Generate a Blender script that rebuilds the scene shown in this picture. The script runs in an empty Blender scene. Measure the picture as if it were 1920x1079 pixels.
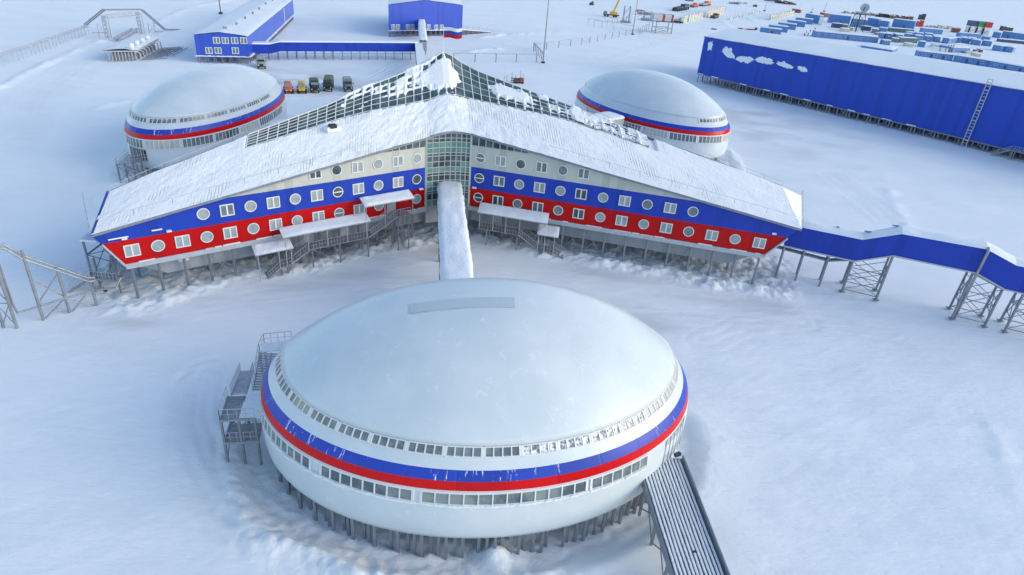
import bpy, bmesh, math, random
import numpy as np
from mathutils import Vector, Matrix

random.seed(7)
SC = bpy.context.scene
COL = SC.collection
R = math.radians

# ------------------------------------------------------------------ camera, world, sun, exposure
FPX, PITCH, ROLL, CH = 1245.0, R(28.94), R(4.81), 46.0
_r0 = np.array([1, 0, 0.]); _u0 = np.array([0, math.sin(PITCH), math.cos(PITCH)])
FW = np.array([0, math.cos(PITCH), -math.sin(PITCH)])
RT = math.cos(ROLL) * _r0 + math.sin(ROLL) * _u0
UP = -math.sin(ROLL) * _r0 + math.cos(ROLL) * _u0
cam = bpy.data.cameras.new('camera'); camo = bpy.data.objects.new('camera', cam); COL.objects.link(camo)
cam.sensor_fit = 'HORIZONTAL'; cam.sensor_width = 36; cam.lens = 36 * FPX / 1920
cam.clip_start = 1; cam.clip_end = 9000
_m = Matrix(((RT[0], UP[0], -FW[0], 0), (RT[1], UP[1], -FW[1], 0), (RT[2], UP[2], -FW[2], CH), (0, 0, 0, 1)))
camo.matrix_world = _m
SC.camera = camo

SUN_EL, SUN_AZ = R(22), R(100)          # azimuth clockwise from +Y
w = bpy.data.worlds.new('World'); SC.world = w; w.use_nodes = True
nt = w.node_tree
sky = nt.nodes.new('ShaderNodeTexSky'); sky.sky_type = 'NISHITA'; sky.sun_disc = False
sky.sun_elevation = SUN_EL; sky.sun_rotation = SUN_AZ; sky.air_density = 1.0; sky.dust_density = 1.0; sky.ozone_density = 1.0
nt.links.new(sky.outputs[0], nt.nodes['Background'].inputs[0]); nt.nodes['Background'].inputs[1].default_value = 0.15
sl = bpy.data.lights.new('sun', 'SUN'); sl.energy = 0.5; sl.angle = R(40); sl.color = (1.0, .93, .84)
slo = bpy.data.objects.new('sun', sl); COL.objects.link(slo)
sd = Vector((math.sin(SUN_AZ) * math.cos(SUN_EL), math.cos(SUN_AZ) * math.cos(SUN_EL), math.sin(SUN_EL)))
slo.rotation_euler = (-sd).to_track_quat('-Z', 'Y').to_euler(); slo.location = (80, 0, 90)
SC.view_settings.view_transform = 'Standard'; SC.view_settings.look = 'None'; SC.view_settings.gamma = 1
SC.view_settings.exposure = 0.97


def ray(x, y):
    return FW + (x - 960) / FPX * RT - (y - 539.5) / FPX * UP


def at(x, y, z=0.0):
    """world point at height z seen at photo pixel x, y"""
    d = ray(x, y); t = (z - CH) / d[2]
    return np.array([d[0] * t, d[1] * t, z])


def hgt(base, y):
    """height of a vertical over base that reaches photo row y"""
    lo, hi = -5.0, CH * .98
    for _ in range(40):
        m = (lo + hi) / 2
        V = np.array([base[0], base[1], m]) - [0, 0, CH]
        if 539.5 - FPX * (V @ UP) / (V @ FW) > y: lo = m
        else: hi = m
    return (lo + hi) / 2


def hit(x, y, A, B):
    """point on the vertical plane through ground line A-B seen at photo pixel x, y"""
    A = np.array(A[:2], float); B = np.array(B[:2], float)
    u = (B - A) / np.linalg.norm(B - A); n = np.array([-u[1], u[0]]); d = ray(x, y)
    return d * ((A @ n) / (d[:2] @ n)) + [0, 0, CH]


# ------------------------------------------------------------------ materials
M = {}


def mat(name, col, rough=.6, metal=0.0, spec=.5, noise=.0, scale=1.0, bump=0.0, bscale=8.0, stretch=None, col2=None):
    m = bpy.data.materials.new(name); m.use_nodes = True; t = m.node_tree; b = t.nodes['Principled BSDF']
    b.inputs['Base Color'].default_value = (*col, 1); b.inputs['Roughness'].default_value = rough
    b.inputs['Metallic'].default_value = metal; b.inputs['Specular IOR Level'].default_value = spec
    if noise or bump:
        tc = t.nodes.new('ShaderNodeTexCoord'); mp = t.nodes.new('ShaderNodeMapping')
        t.links.new(tc.outputs['Object'], mp.inputs[0])
        if stretch: mp.inputs['Scale'].default_value = stretch
    if noise:
        n = t.nodes.new('ShaderNodeTexNoise'); n.inputs['Scale'].default_value = scale; n.inputs['Detail'].default_value = 8
        n.inputs['Roughness'].default_value = .65
        t.links.new(mp.outputs[0], n.inputs['Vector'])
        r = t.nodes.new('ShaderNodeValToRGB'); r.color_ramp.elements[0].position = .35; r.color_ramp.elements[1].position = .68
        c2 = col2 if col2 else tuple(min(1, c * (1 - noise)) for c in col)
        r.color_ramp.elements[0].color = (*c2, 1); r.color_ramp.elements[1].color = (*col, 1)
        t.links.new(n.outputs['Fac'], r.inputs[0]); t.links.new(r.outputs[0], b.inputs['Base Color'])
    if bump:
        n2 = t.nodes.new('ShaderNodeTexNoise'); n2.inputs['Scale'].default_value = bscale; n2.inputs['Detail'].default_value = 6
        t.links.new(mp.outputs[0], n2.inputs['Vector'])
        bp = t.nodes.new('ShaderNodeBump'); bp.inputs['Strength'].default_value = bump; bp.inputs['Distance'].default_value = .2
        t.links.new(n2.outputs['Fac'], bp.inputs['Height']); t.links.new(bp.outputs[0], b.inputs['Normal'])
    M[name] = m
    return m


SNOWC = (.785, .825, .85)
mat('snow_lump', SNOWC, .75, spec=.2, noise=.06, scale=1.5, bump=.5, bscale=3.0)
mat('snow_cap', (.78, .825, .85), .75, spec=.2, noise=.05, scale=.6, bump=.25, bscale=2.0)
mat('white_paint', (.74, .75, .74), .45, noise=.05, scale=.5)
mat('cream_panel', (.52, .54, .49), .45, noise=.10, scale=.35, stretch=(1, 1, .3))
mat('steel', (.25, .28, .33), .5, metal=.2, noise=.25, scale=1.2)
mat('galvanised', (.36, .38, .40), .45, metal=.4, noise=.3, scale=1.0)
mat('pale_steel', (.50, .53, .57), .5, metal=.1, noise=.2, scale=2)
mat('dark_steel', (.05, .055, .065), .6, noise=.3, scale=2)
mat('rust_steel', (.20, .11, .08), .7, noise=.4, scale=2)
mat('frost_steel', (.52, .56, .60), .7, noise=.35, scale=1.5)
mat('skirt_grey', (.33, .36, .39), .5, noise=.12, scale=.6)
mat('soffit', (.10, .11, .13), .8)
mat('blue_cabin', (.10, .25, .56), .5, noise=.25, scale=.5)  # distance haze is mixed into this lighter blue
mat('teal_cabin', (.07, .14, .15), .55, noise=.25, scale=.8)
mat('rubber', (.018, .018, .02), .85)
mat('orange_paint', (.78, .13, .03), .4, noise=.12, scale=1.5)
mat('yellow_paint', (.75, .42, .01), .4, noise=.10, scale=1.5)
mat('army_green', (.035, .055, .035), .55, noise=.3, scale=1.5)
mat('canvas', (.16, .17, .13), .85, noise=.25, scale=2.0)
mat('grey_truck', (.25, .26, .25), .6, noise=.3, scale=1.5)
mat('frosty_truck', (.42, .45, .43), .7, noise=.4, scale=1.5)
mat('screen_glass', (.02, .03, .04), .08)
mat('screen_pale', (.22, .28, .33), .12)
mat('white_wheel', (.8, .8, .8), .5)
mat('lamp_white', (.85, .85, .8), .3)
mat('crane_yellow', (.72, .45, .05), .45, noise=.15, scale=1)
mat('red_box', (.50, .05, .04), .5, noise=.25, scale=1)
mat('green_box', (.05, .33, .12), .5, noise=.25, scale=1)
mat('navy_box', (.06, .08, .20), .5, noise=.25, scale=1)
mat('brick_red', (.33, .10, .07), .7, noise=.3, scale=1)
mat('beige_panel', (.62, .60, .50), .7, noise=.25, scale=.6)
mat('black_cloth', (.015, .015, .018), .8)
mat('skin', (.55, .36, .28), .6)
mat('curtain', (.45, .47, .42), .7)
mat('roof_blue', (.035, .06, .28), .4)
mat('hatch_dark', (.02, .02, .025), .7)


def glass(name, col, rough, nscale, col2, thr=(.4, .6), spec=.5):
    m = mat(name, col, rough, spec=spec, noise=.3, scale=nscale, col2=col2)
    r = [n for n in m.node_tree.nodes if n.type == 'VALTORGB'][0]
    r.color_ramp.elements[0].position, r.color_ramp.elements[1].position = thr
    return m


glass('pane_dark', (.03, .045, .06), .08, .45, (.10, .15, .17))
glass('pane_grey', (.26, .32, .34), .14, .8, (.36, .41, .42))  # pale base colour stands in for reflected sky and curtains
glass('pane_mid', (.12, .16, .18), .1, .7, (.20, .25, .27))
glass('dome_glass', (.08, .12, .14), .1, .35, (.24, .29, .28))
glass('frost_glass', (.42, .44, .40), .3, .8, (.52, .54, .50))
glass('snowy_glass', (.10, .14, .17), .25, 2.6, (.74, .77, .80), (.46, .56))
glass('spandrel', (.10, .22, .21), .12, .6, (.16, .30, .28))
glass('sky_glass', (.03, .055, .075), .1, .45, (.09, .15, .15))


def panel_mat(name, col, seam=1.15, streak=0.0, rough=.42, frost=0.0):
    """painted metal cladding: vertical seams from the UV (metres), optional wind-blown snow streaks"""
    m = bpy.data.materials.new(name); m.use_nodes = True; t = m.node_tree; b = t.nodes['Principled BSDF']
    N = t.nodes.new; Lk = t.links.new
    b.inputs['Roughness'].default_value = rough; b.inputs['Specular IOR Level'].default_value = .28
    uv = N('ShaderNodeTexCoord'); sp = N('ShaderNodeSeparateXYZ'); Lk(uv.outputs['UV'], sp.inputs[0])
    d = N('ShaderNodeMath'); d.operation = 'DIVIDE'; Lk(sp.outputs[0], d.inputs[0]); d.inputs[1].default_value = seam
    fl = N('ShaderNodeMath'); fl.operation = 'FLOOR'; Lk(d.outputs[0], fl.inputs[0])
    wn = N('ShaderNodeTexWhiteNoise'); wn.noise_dimensions = '1D'; Lk(fl.outputs[0], wn.inputs['W'])
    ns = N('ShaderNodeTexNoise'); ns.inputs['Scale'].default_value = .35; ns.inputs['Detail'].default_value = 6
    Lk(uv.outputs['UV'], ns.inputs['Vector'])
    ad = N('ShaderNodeMath'); ad.operation = 'ADD'; Lk(wn.outputs[0], ad.inputs[0]); Lk(ns.outputs['Fac'], ad.inputs[1])
    rp = N('ShaderNodeValToRGB'); rp.color_ramp.elements[0].position = .3; rp.color_ramp.elements[1].position = 1.3
    rp.color_ramp.elements[1].position = 1.0
    rp.color_ramp.elements[0].color = (*[c * .86 for c in col], 1); rp.color_ramp.elements[1].color = (*[min(1, c * 1.10 + .0005) for c in col], 1)
    Lk(ad.outputs[0], rp.inputs[0]); last = rp.outputs[0]
    if streak:
        mp = N('ShaderNodeMapping'); Lk(uv.outputs['UV'], mp.inputs[0]); mp.inputs['Scale'].default_value = (2.2, .5, 1)
        n1 = N('ShaderNodeTexNoise'); n1.inputs['Scale'].default_value = 1.0; n1.inputs['Detail'].default_value = 9; n1.inputs['Roughness'].default_value = .72
        Lk(mp.outputs[0], n1.inputs['Vector'])
        n2 = N('ShaderNodeTexNoise'); n2.inputs['Scale'].default_value = .09; Lk(uv.outputs['UV'], n2.inputs['Vector'])
        a2 = N('ShaderNodeMath'); a2.operation = 'MULTIPLY_ADD'; Lk(n2.outputs['Fac'], a2.inputs[0]); a2.inputs[1].default_value = .55; Lk(n1.outputs['Fac'], a2.inputs[2])
        r2 = N('ShaderNodeValToRGB'); r2.color_ramp.elements[0].position = .955 - streak; r2.color_ramp.elements[1].position = .985 - streak
        Lk(a2.outputs[0], r2.inputs[0])
        mx = N('ShaderNodeMix'); mx.data_type = 'RGBA'; Lk(r2.outputs[0], mx.inputs[0]); Lk(last, mx.inputs[6]); mx.inputs[7].default_value = (.74, .77, .82, 1)
        last = mx.outputs[2]
    Lk(last, b.inputs['Base Color'])
    fr = N('ShaderNodeMath'); fr.operation = 'FRACT'; Lk(d.outputs[0], fr.inputs[0])
    pp = N('ShaderNodeMath'); pp.operation = 'PINGPONG'; Lk(fr.outputs[0], pp.inputs[0]); pp.inputs[1].default_value = .5
    ss = N('ShaderNodeMapRange'); Lk(pp.outputs[0], ss.inputs[0]); ss.inputs[1].default_value = 0; ss.inputs[2].default_value = .04
    bp = N('ShaderNodeBump'); bp.inputs['Strength'].default_value = .5; bp.inputs['Distance'].default_value = .03
    Lk(ss.outputs[0], bp.inputs['Height']); Lk(bp.outputs[0], b.inputs['Normal'])
    M[name] = m
    return m


BLUE, RED = (.014, .047, .37), (.45, .0, .0)
panel_mat('blue_panel', BLUE); panel_mat('red_panel', RED); panel_mat('white_panel', (.45, .475, .435))
panel_mat('hangar_blue', (.017, .060, .40), 1.2, rough=.5)
panel_mat('stripe_blue', (.016, .053, .39), 4.0, streak=.045, rough=.35); panel_mat('stripe_red', (.56, .001, .002), 4.0, streak=.0, rough=.3)


def roof_mat():
    """corrugated roof under wind-packed snow; UV in metres, u along the eave"""
    m = bpy.data.materials.new('snowy_roof'); m.use_nodes = True; t = m.node_tree; b = t.nodes['Principled BSDF']
    N = t.nodes.new; Lk = t.links.new
    b.inputs['Roughness'].default_value = .75; b.inputs['Specular IOR Level'].default_value = .2
    uv = N('ShaderNodeTexCoord')
    sp = N('ShaderNodeSeparateXYZ'); Lk(uv.outputs['UV'], sp.inputs[0])
    d = N('ShaderNodeMath'); d.operation = 'MULTIPLY'; Lk(sp.outputs[0], d.inputs[0]); d.inputs[1].default_value = 2 * math.pi / .42
    si = N('ShaderNodeMath'); si.operation = 'SINE'; Lk(d.outputs[0], si.inputs[0])
    n1 = N('ShaderNodeTexNoise'); n1.inputs['Scale'].default_value = .16; n1.inputs['Detail'].default_value = 7; n1.inputs['Roughness'].default_value = .7
    Lk(uv.outputs['UV'], n1.inputs['Vector'])
    cov = N('ShaderNodeMapRange'); Lk(n1.outputs['Fac'], cov.inputs[0]); cov.inputs[1].default_value = .44; cov.inputs[2].default_value = .62
    g = N('ShaderNodeMath'); g.operation = 'MULTIPLY'; Lk(si.outputs[0], g.inputs[0]); Lk(cov.outputs[0], g.inputs[1])
    gr = N('ShaderNodeMapRange'); Lk(g.outputs[0], gr.inputs[0]); gr.inputs[1].default_value = .35; gr.inputs[2].default_value = .95
    mx = N('ShaderNodeMix'); mx.data_type = 'RGBA'; Lk(gr.outputs[0], mx.inputs[0]); mx.inputs[6].default_value = (*SNOWC, 1); mx.inputs[7].default_value = (.54, .57, .60, 1)
    n3 = N('ShaderNodeTexNoise'); n3.inputs['Scale'].default_value = .25; n3.inputs['Detail'].default_value = 5; Lk(uv.outputs['UV'], n3.inputs['Vector'])
    st = N('ShaderNodeMapRange'); Lk(n3.outputs['Fac'], st.inputs[0]); st.inputs[1].default_value = .60; st.inputs[2].default_value = .85; st.inputs[4].default_value = .55
    m2 = N('ShaderNodeMix'); m2.data_type = 'RGBA'; Lk(st.outputs[0], m2.inputs[0]); Lk(mx.outputs[2], m2.inputs[6]); m2.inputs[7].default_value = (.62, .63, .60, 1)
    Lk(m2.outputs[2], b.inputs['Base Color'])
    n2 = N('ShaderNodeTexNoise'); n2.inputs['Scale'].default_value = 1.1; n2.inputs['Detail'].default_value = 8; n2.inputs['Roughness'].default_value = .7
    Lk(uv.outputs['UV'], n2.inputs['Vector'])
    a = N('ShaderNodeMath'); a.operation = 'MULTIPLY_ADD'; Lk(gr.outputs[0], a.inputs[0]); a.inputs[1].default_value = -.35; Lk(n2.outputs['Fac'], a.inputs[2])
    bp = N('ShaderNodeBump'); bp.inputs['Strength'].default_value = .7; bp.inputs['Distance'].default_value = .3
    Lk(a.outputs[0], bp.inputs['Height']); Lk(bp.outputs[0], b.inputs['Normal'])
    M['snowy_roof'] = m


roof_mat()


def dome_mat():
    m = bpy.data.materials.new('dome_shell'); m.use_nodes = True; t = m.node_tree; b = t.nodes['Principled BSDF']
    N = t.nodes.new; Lk = t.links.new
    tc = N('ShaderNodeTexCoord')
    n = N('ShaderNodeTexNoise'); n.inputs['Scale'].default_value = .16; n.inputs['Detail'].default_value = 8; n.inputs['Roughness'].default_value = .6
    Lk(tc.outputs['Object'], n.inputs['Vector'])
    r = N('ShaderNodeValToRGB'); r.color_ramp.elements[0].position = .38; r.color_ramp.elements[1].position = .72
    r.color_ramp.elements[0].color = (.55, .63, .66, 1); r.color_ramp.elements[1].color = (.66, .715, .735, 1)
    Lk(n.outputs['Fac'], r.inputs[0])
    n2 = N('ShaderNodeTexNoise'); n2.inputs['Scale'].default_value = .8; n2.inputs['Detail'].default_value = 12; n2.inputs['Roughness'].default_value = .78
    Lk(tc.outputs['Object'], n2.inputs['Vector'])
    f = N('ShaderNodeMapRange'); Lk(n2.outputs['Fac'], f.inputs[0]); f.inputs[1].default_value = .56; f.inputs[2].default_value = .72; f.inputs[4].default_value = .9
    mx = N('ShaderNodeMix'); mx.data_type = 'RGBA'; Lk(f.outputs[0], mx.inputs[0]); Lk(r.outputs[0], mx.inputs[6]); mx.inputs[7].default_value = (.80, .82, .85, 1)
    Lk(mx.outputs[2], b.inputs['Base Color'])
    rr = N('ShaderNodeMapRange'); Lk(f.outputs[0], rr.inputs[0]); rr.inputs[3].default_value = .32; rr.inputs[4].default_value = .8
    Lk(rr.outputs[0], b.inputs['Roughness'])
    bp = N('ShaderNodeBump'); bp.inputs['Strength'].default_value = .25; bp.inputs['Distance'].default_value = .08
    Lk(f.outputs[0], bp.inputs['Height']); Lk(bp.outputs[0], b.inputs['Normal'])
    M['dome_shell'] = m


dome_mat()
m_ = panel_mat('hall_blue', (.020, .070, .46), 1.2, rough=.30); m_.node_tree.nodes['Principled BSDF'].inputs['Specular IOR Level'].default_value = .75
mat('bare_patch', (.50, .57, .60), .4, noise=.08, scale=.5)


# ------------------------------------------------------------------ mesh helpers
def V3(p): return np.array(p, float)


class MB:
    def __init__(s): s.v = []; s.f = []; s.uv = []; s.mi = []

    def add(s, vs, fs, mi=0, uvs=None):
        o = len(s.v); s.v += [tuple(map(float, p)) for p in vs]
        for k, f in enumerate(fs):
            s.f.append([o + i for i in f]); s.mi.append(mi)
            s.uv.append(uvs[k] if uvs else None)

    def face(s, pts, mi=0, uv=None): s.add(pts, [list(range(len(pts)))], mi, [uv] if uv else None)

    def obox(s, o, ux, uy, uz, mi=0):
        o, ux, uy, uz = map(V3, (o, ux, uy, uz))
        vs = [o, o + ux, o + ux + uy, o + uy, o + uz, o + ux + uz, o + ux + uy + uz, o + uy + uz]
        s.add(vs, [(0, 3, 2, 1), (4, 5, 6, 7), (0, 1, 5, 4), (1, 2, 6, 5), (2, 3, 7, 6), (3, 0, 4, 7)], mi)

    def box(s, c, sz, rz=0.0, mi=0):
        ca, sa = math.cos(rz), math.sin(rz)
        ux = V3((ca, sa, 0)) * sz[0]; uy = V3((-sa, ca, 0)) * sz[1]; uz = V3((0, 0, sz[2]))
        s.obox(V3(c) - ux / 2 - uy / 2 - uz / 2, ux, uy, uz, mi)

    def bar(s, p, q, wd, ht=None, mi=0):
        p, q = V3(p), V3(q); ht = ht or wd; d = q - p; L = np.linalg.norm(d)
        if L < 1e-6: return
        d = d / L; a = np.cross(d, (0, 0, 1.)); 
        if np.linalg.norm(a) < 1e-3: a = V3((1, 0, 0))
        a /= np.linalg.norm(a); b = np.cross(a, d)
        s.obox(p - a * wd / 2 - b * ht / 2, a * wd, d * L, b * ht, mi)

    def tube(s, p, q, r, n=8, r2=None, mi=0, caps=True):
        p, q = V3(p), V3(q); r2 = r if r2 is None else r2; d = q - p; L = np.linalg.norm(d); d = d / L
        a = np.cross(d, (0, 0, 1.))
        if np.linalg.norm(a) < 1e-3: a = V3((1, 0, 0))
        a /= np.linalg.norm(a); b = np.cross(a, d); vs = []
        for c, rr in ((p, r), (q, r2)):
            for k in range(n):
                t = 2 * math.pi * k / n; vs.append(c + a * math.cos(t) * rr + b * math.sin(t) * rr)
        fs = [(k, (k + 1) % n, n + (k + 1) % n, n + k) for k in range(n)]
        if caps: fs += [tuple(range(n))[::-1], tuple(range(n, 2 * n))]
        s.add(vs, fs, mi)

    def path(s, pts, r, n=8, mi=0):
        for p, q in zip(pts[:-1], pts[1:]): s.tube(p, q, r, n, mi=mi)
        for p in pts[1:-1]: s.ball(p, r * 1.02, mi=mi)

    def ball(s, c, r, n=8, m=5, mi=0, sz=1.0):
        vs = [V3(c) + (0, 0, r * sz)]
        for j in range(1, m):
            ph = math.pi * j / m
            for k in range(n):
                t = 2 * math.pi * k / n; vs.append(V3(c) + (r * math.sin(ph) * math.cos(t), r * math.sin(ph) * math.sin(t), r * sz * math.cos(ph)))
        vs.append(V3(c) - (0, 0, r * sz)); fs = [(0, 1 + k, 1 + (k + 1) % n) for k in range(n)]
        for j in range(m - 2):
            for k in range(n):
                a = 1 + j * n + k; b = 1 + j * n + (k + 1) % n; fs.append((a, a + n, b + n, b))
        z = len(vs) - 1; fs += [(z, 1 + (m - 2) * n + (k + 1) % n, 1 + (m - 2) * n + k) for k in range(n)]
        s.add(vs, fs, mi)

    def build(s, name, m, parent=None, smooth=False, local=False):
        """one mesh object; vertices are given in world metres unless local"""
        me = bpy.data.meshes.new(name); off = V3((0, 0, 0))
        if parent is not None and not local: off = worldloc(parent)
        v = np.array(s.v, float) - off
        me.from_pydata(v.tolist(), [], s.f)
        ms = m if isinstance(m, (list, tuple)) else [m]
        for k in ms: me.materials.append(M[k])
        if len(ms) > 1: me.polygons.foreach_set('material_index', s.mi)
        if any(u is not None for u in s.uv):
            ul = me.uv_layers.new(name='UVMap'); arr = []
            for f, u in zip(s.f, s.uv): arr += [c for p in (u or [(0, 0)] * len(f)) for c in p]
            ul.data.foreach_set('uv', arr)
        if smooth: me.polygons.foreach_set('use_smooth', [True] * len(me.polygons))
        me.update(); o = bpy.data.objects.new(name, me); COL.objects.link(o)
        if parent is not None: o.parent = parent
        return o


def worldloc(o):
    l = V3((0, 0, 0))
    while o is not None: l = l + V3(o.location); o = o.parent
    return l


def tag(o, label=None, cat=None, group=None, kind=None):
    if label: o['label'] = label
    if cat: o['category'] = cat
    if group: o['group'] = group
    if kind: o['kind'] = kind
    return o


def thing(name, loc, label, cat, group=None, rz=0.0):
    o = bpy.data.objects.new(name, None); COL.objects.link(o); o.location = tuple(map(float, loc)); o.rotation_euler = (0, 0, rz)
    o.empty_display_size = .5
    return tag(o, label, cat, group)


KIDS = {}


def dup(root, loc, rz, label, group=None):
    r = root.copy(); COL.objects.link(r); r.location = tuple(map(float, loc)); r.rotation_euler = (0, 0, rz); r['label'] = label
    if group: r['group'] = group
    for ch in list(root.children):
        c = ch.copy(); COL.objects.link(c); c.parent = r
        for g in list(ch.children):
            d = g.copy(); COL.objects.link(d); d.parent = c
    return r


def vnoise(x, y, seed=0):
    """smooth value noise on numpy arrays, 0..1"""
    xi = np.floor(x).astype(np.int64); yi = np.floor(y).astype(np.int64); fx = x - xi; fy = y - yi
    fx = fx * fx * (3 - 2 * fx); fy = fy * fy * (3 - 2 * fy)

    def h(a, b):
        n = (a * 374761393 + b * 668265263 + seed * 1442695041) & 0x7fffffff
        n = ((n ^ (n >> 13)) * 1274126177) & 0x7fffffff
        return ((n ^ (n >> 16)) & 0xffff) / 65535.0
    return (h(xi, yi) * (1 - fx) + h(xi + 1, yi) * fx) * (1 - fy) + (h(xi, yi + 1) * (1 - fx) + h(xi + 1, yi + 1) * fx) * fy


def fbm(x, y, seed=0, oct=4, gain=.5):
    s = 0; a = 1; tot = 0
    for k in range(oct):
        s = s + a * vnoise(x * 2 ** k, y * 2 ** k, seed + k); tot += a; a *= gain
    return s / tot


def segdist(x, y, P):
    """distance to a polyline and signed side"""
    best = np.full(x.shape, 1e9)
    for (ax, ay), (bx, by) in zip(P[:-1], P[1:]):
        dx, dy = bx - ax, by - ay; L2 = dx * dx + dy * dy
        t = np.clip(((x - ax) * dx + (y - ay) * dy) / L2, 0, 1)
        best = np.minimum(best, np.hypot(x - ax - t * dx, y - ay - t * dy))
    return best


# ------------------------------------------------------------------ plan of the star building
AL, BL = V3((-14.7, 97.7)), V3((-48.2, 71.3))
AR, BR = V3((-8.1, 99.8)), V3((37.04, 90.5))
CEN = V3((-12.5, 114.0))


class Leg:
    def __init__(s, A, B):
        s.A = A; s.L = np.linalg.norm(B - A); s.u = (B - A) / s.L; n = V3((-s.u[1], s.u[0])); s.n = n if n[1] < 0 else -n

    def p(s, t, z, off=0.0):
        q = s.A + s.u * t + s.n * off; return V3((q[0], q[1], z))


LL, LR = Leg(AL, BL), Leg(AR, BR)
eaveL = lambda t: 16.5 - .1478 * t
eaveR = lambda t: 17.0 - .1385 * t
TL, TR = 45.2, 50.0           # leg lengths at the eave

# domes: centre x, y, angle of the long axis, a, b towards camera side, b far side
DOMES = [(-2.19, 51.98, R(10.16), 20.07, 14.72, 9.5), (-64.58, 135.23, R(84.1), 22.6, 11.3, 11.3), (29.98, 165.74, R(-51.2), 22.1, 13.4, 13.2)]


def dome_xy(D, th, k):
    cx, cy, o, a, bf, bb = D; c, s = np.cos(th), np.sin(th); x = k * a * c; y = k * np.where(s > 0, bb, bf) * s
    return cx + x * math.cos(o) - y * math.sin(o), cy + x * math.sin(o) + y * math.cos(o)


def dome_rad(D, x, y):
    """1 on the outline"""
    cx, cy, o, a, bf, bb = D; dx, dy = x - cx, y - cy; u = dx * math.cos(o) + dy * math.sin(o); v = -dx * math.sin(o) + dy * math.cos(o)
    return np.hypot(u / a, v / np.where(v > 0, bb, bf))


# ------------------------------------------------------------------ snow ground
RUTS = [[(at(*p)[:2]) for p in q] for q in (
    [(392, 700), (385, 780), (400, 850), (450, 930), (540, 1000), (680, 1050), (850, 1075)],
    [(372, 720), (368, 800), (390, 880), (440, 960), (560, 1030), (700, 1078)],
    [(1010, 1040), (1130, 990), (1210, 930)],
    [(190, 600), (420, 560), (640, 540), (800, 530)],
    [(20, 260), (60, 180), (140, 120), (240, 85)], [(40, 280), (85, 195), (160, 135), (250, 100)],
    [(1320, 640), (1400, 610), (1520, 600), (1660, 620)],
    [(560, 190), (700, 150), (760, 120)], [(1100, 120), (1300, 60), (1450, 25)],
    [(900, 560), (1200, 590), (1500, 600)], [(1560, 330), (1680, 420)], [(480, 160), (600, 140), (760, 110)])]
BANKS = [[(at(*p)[:2]) for p in q] for q in (
    [(0, 166), (60, 132), (150, 92), (190, 78)], [(300, 40), (360, 12), (430, 0)], [(180, 205), (240, 190), (330, 195)],
    [(1655, 330), (1672, 370), (1700, 425)], [(900, 72), (960, 66), (1060, 62)], [(930, 92), (880, 98)],
    [(1340, 45), (1400, 38), (1470, 22)], [(1860, 800), (1885, 860), (1910, 930)])]


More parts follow.
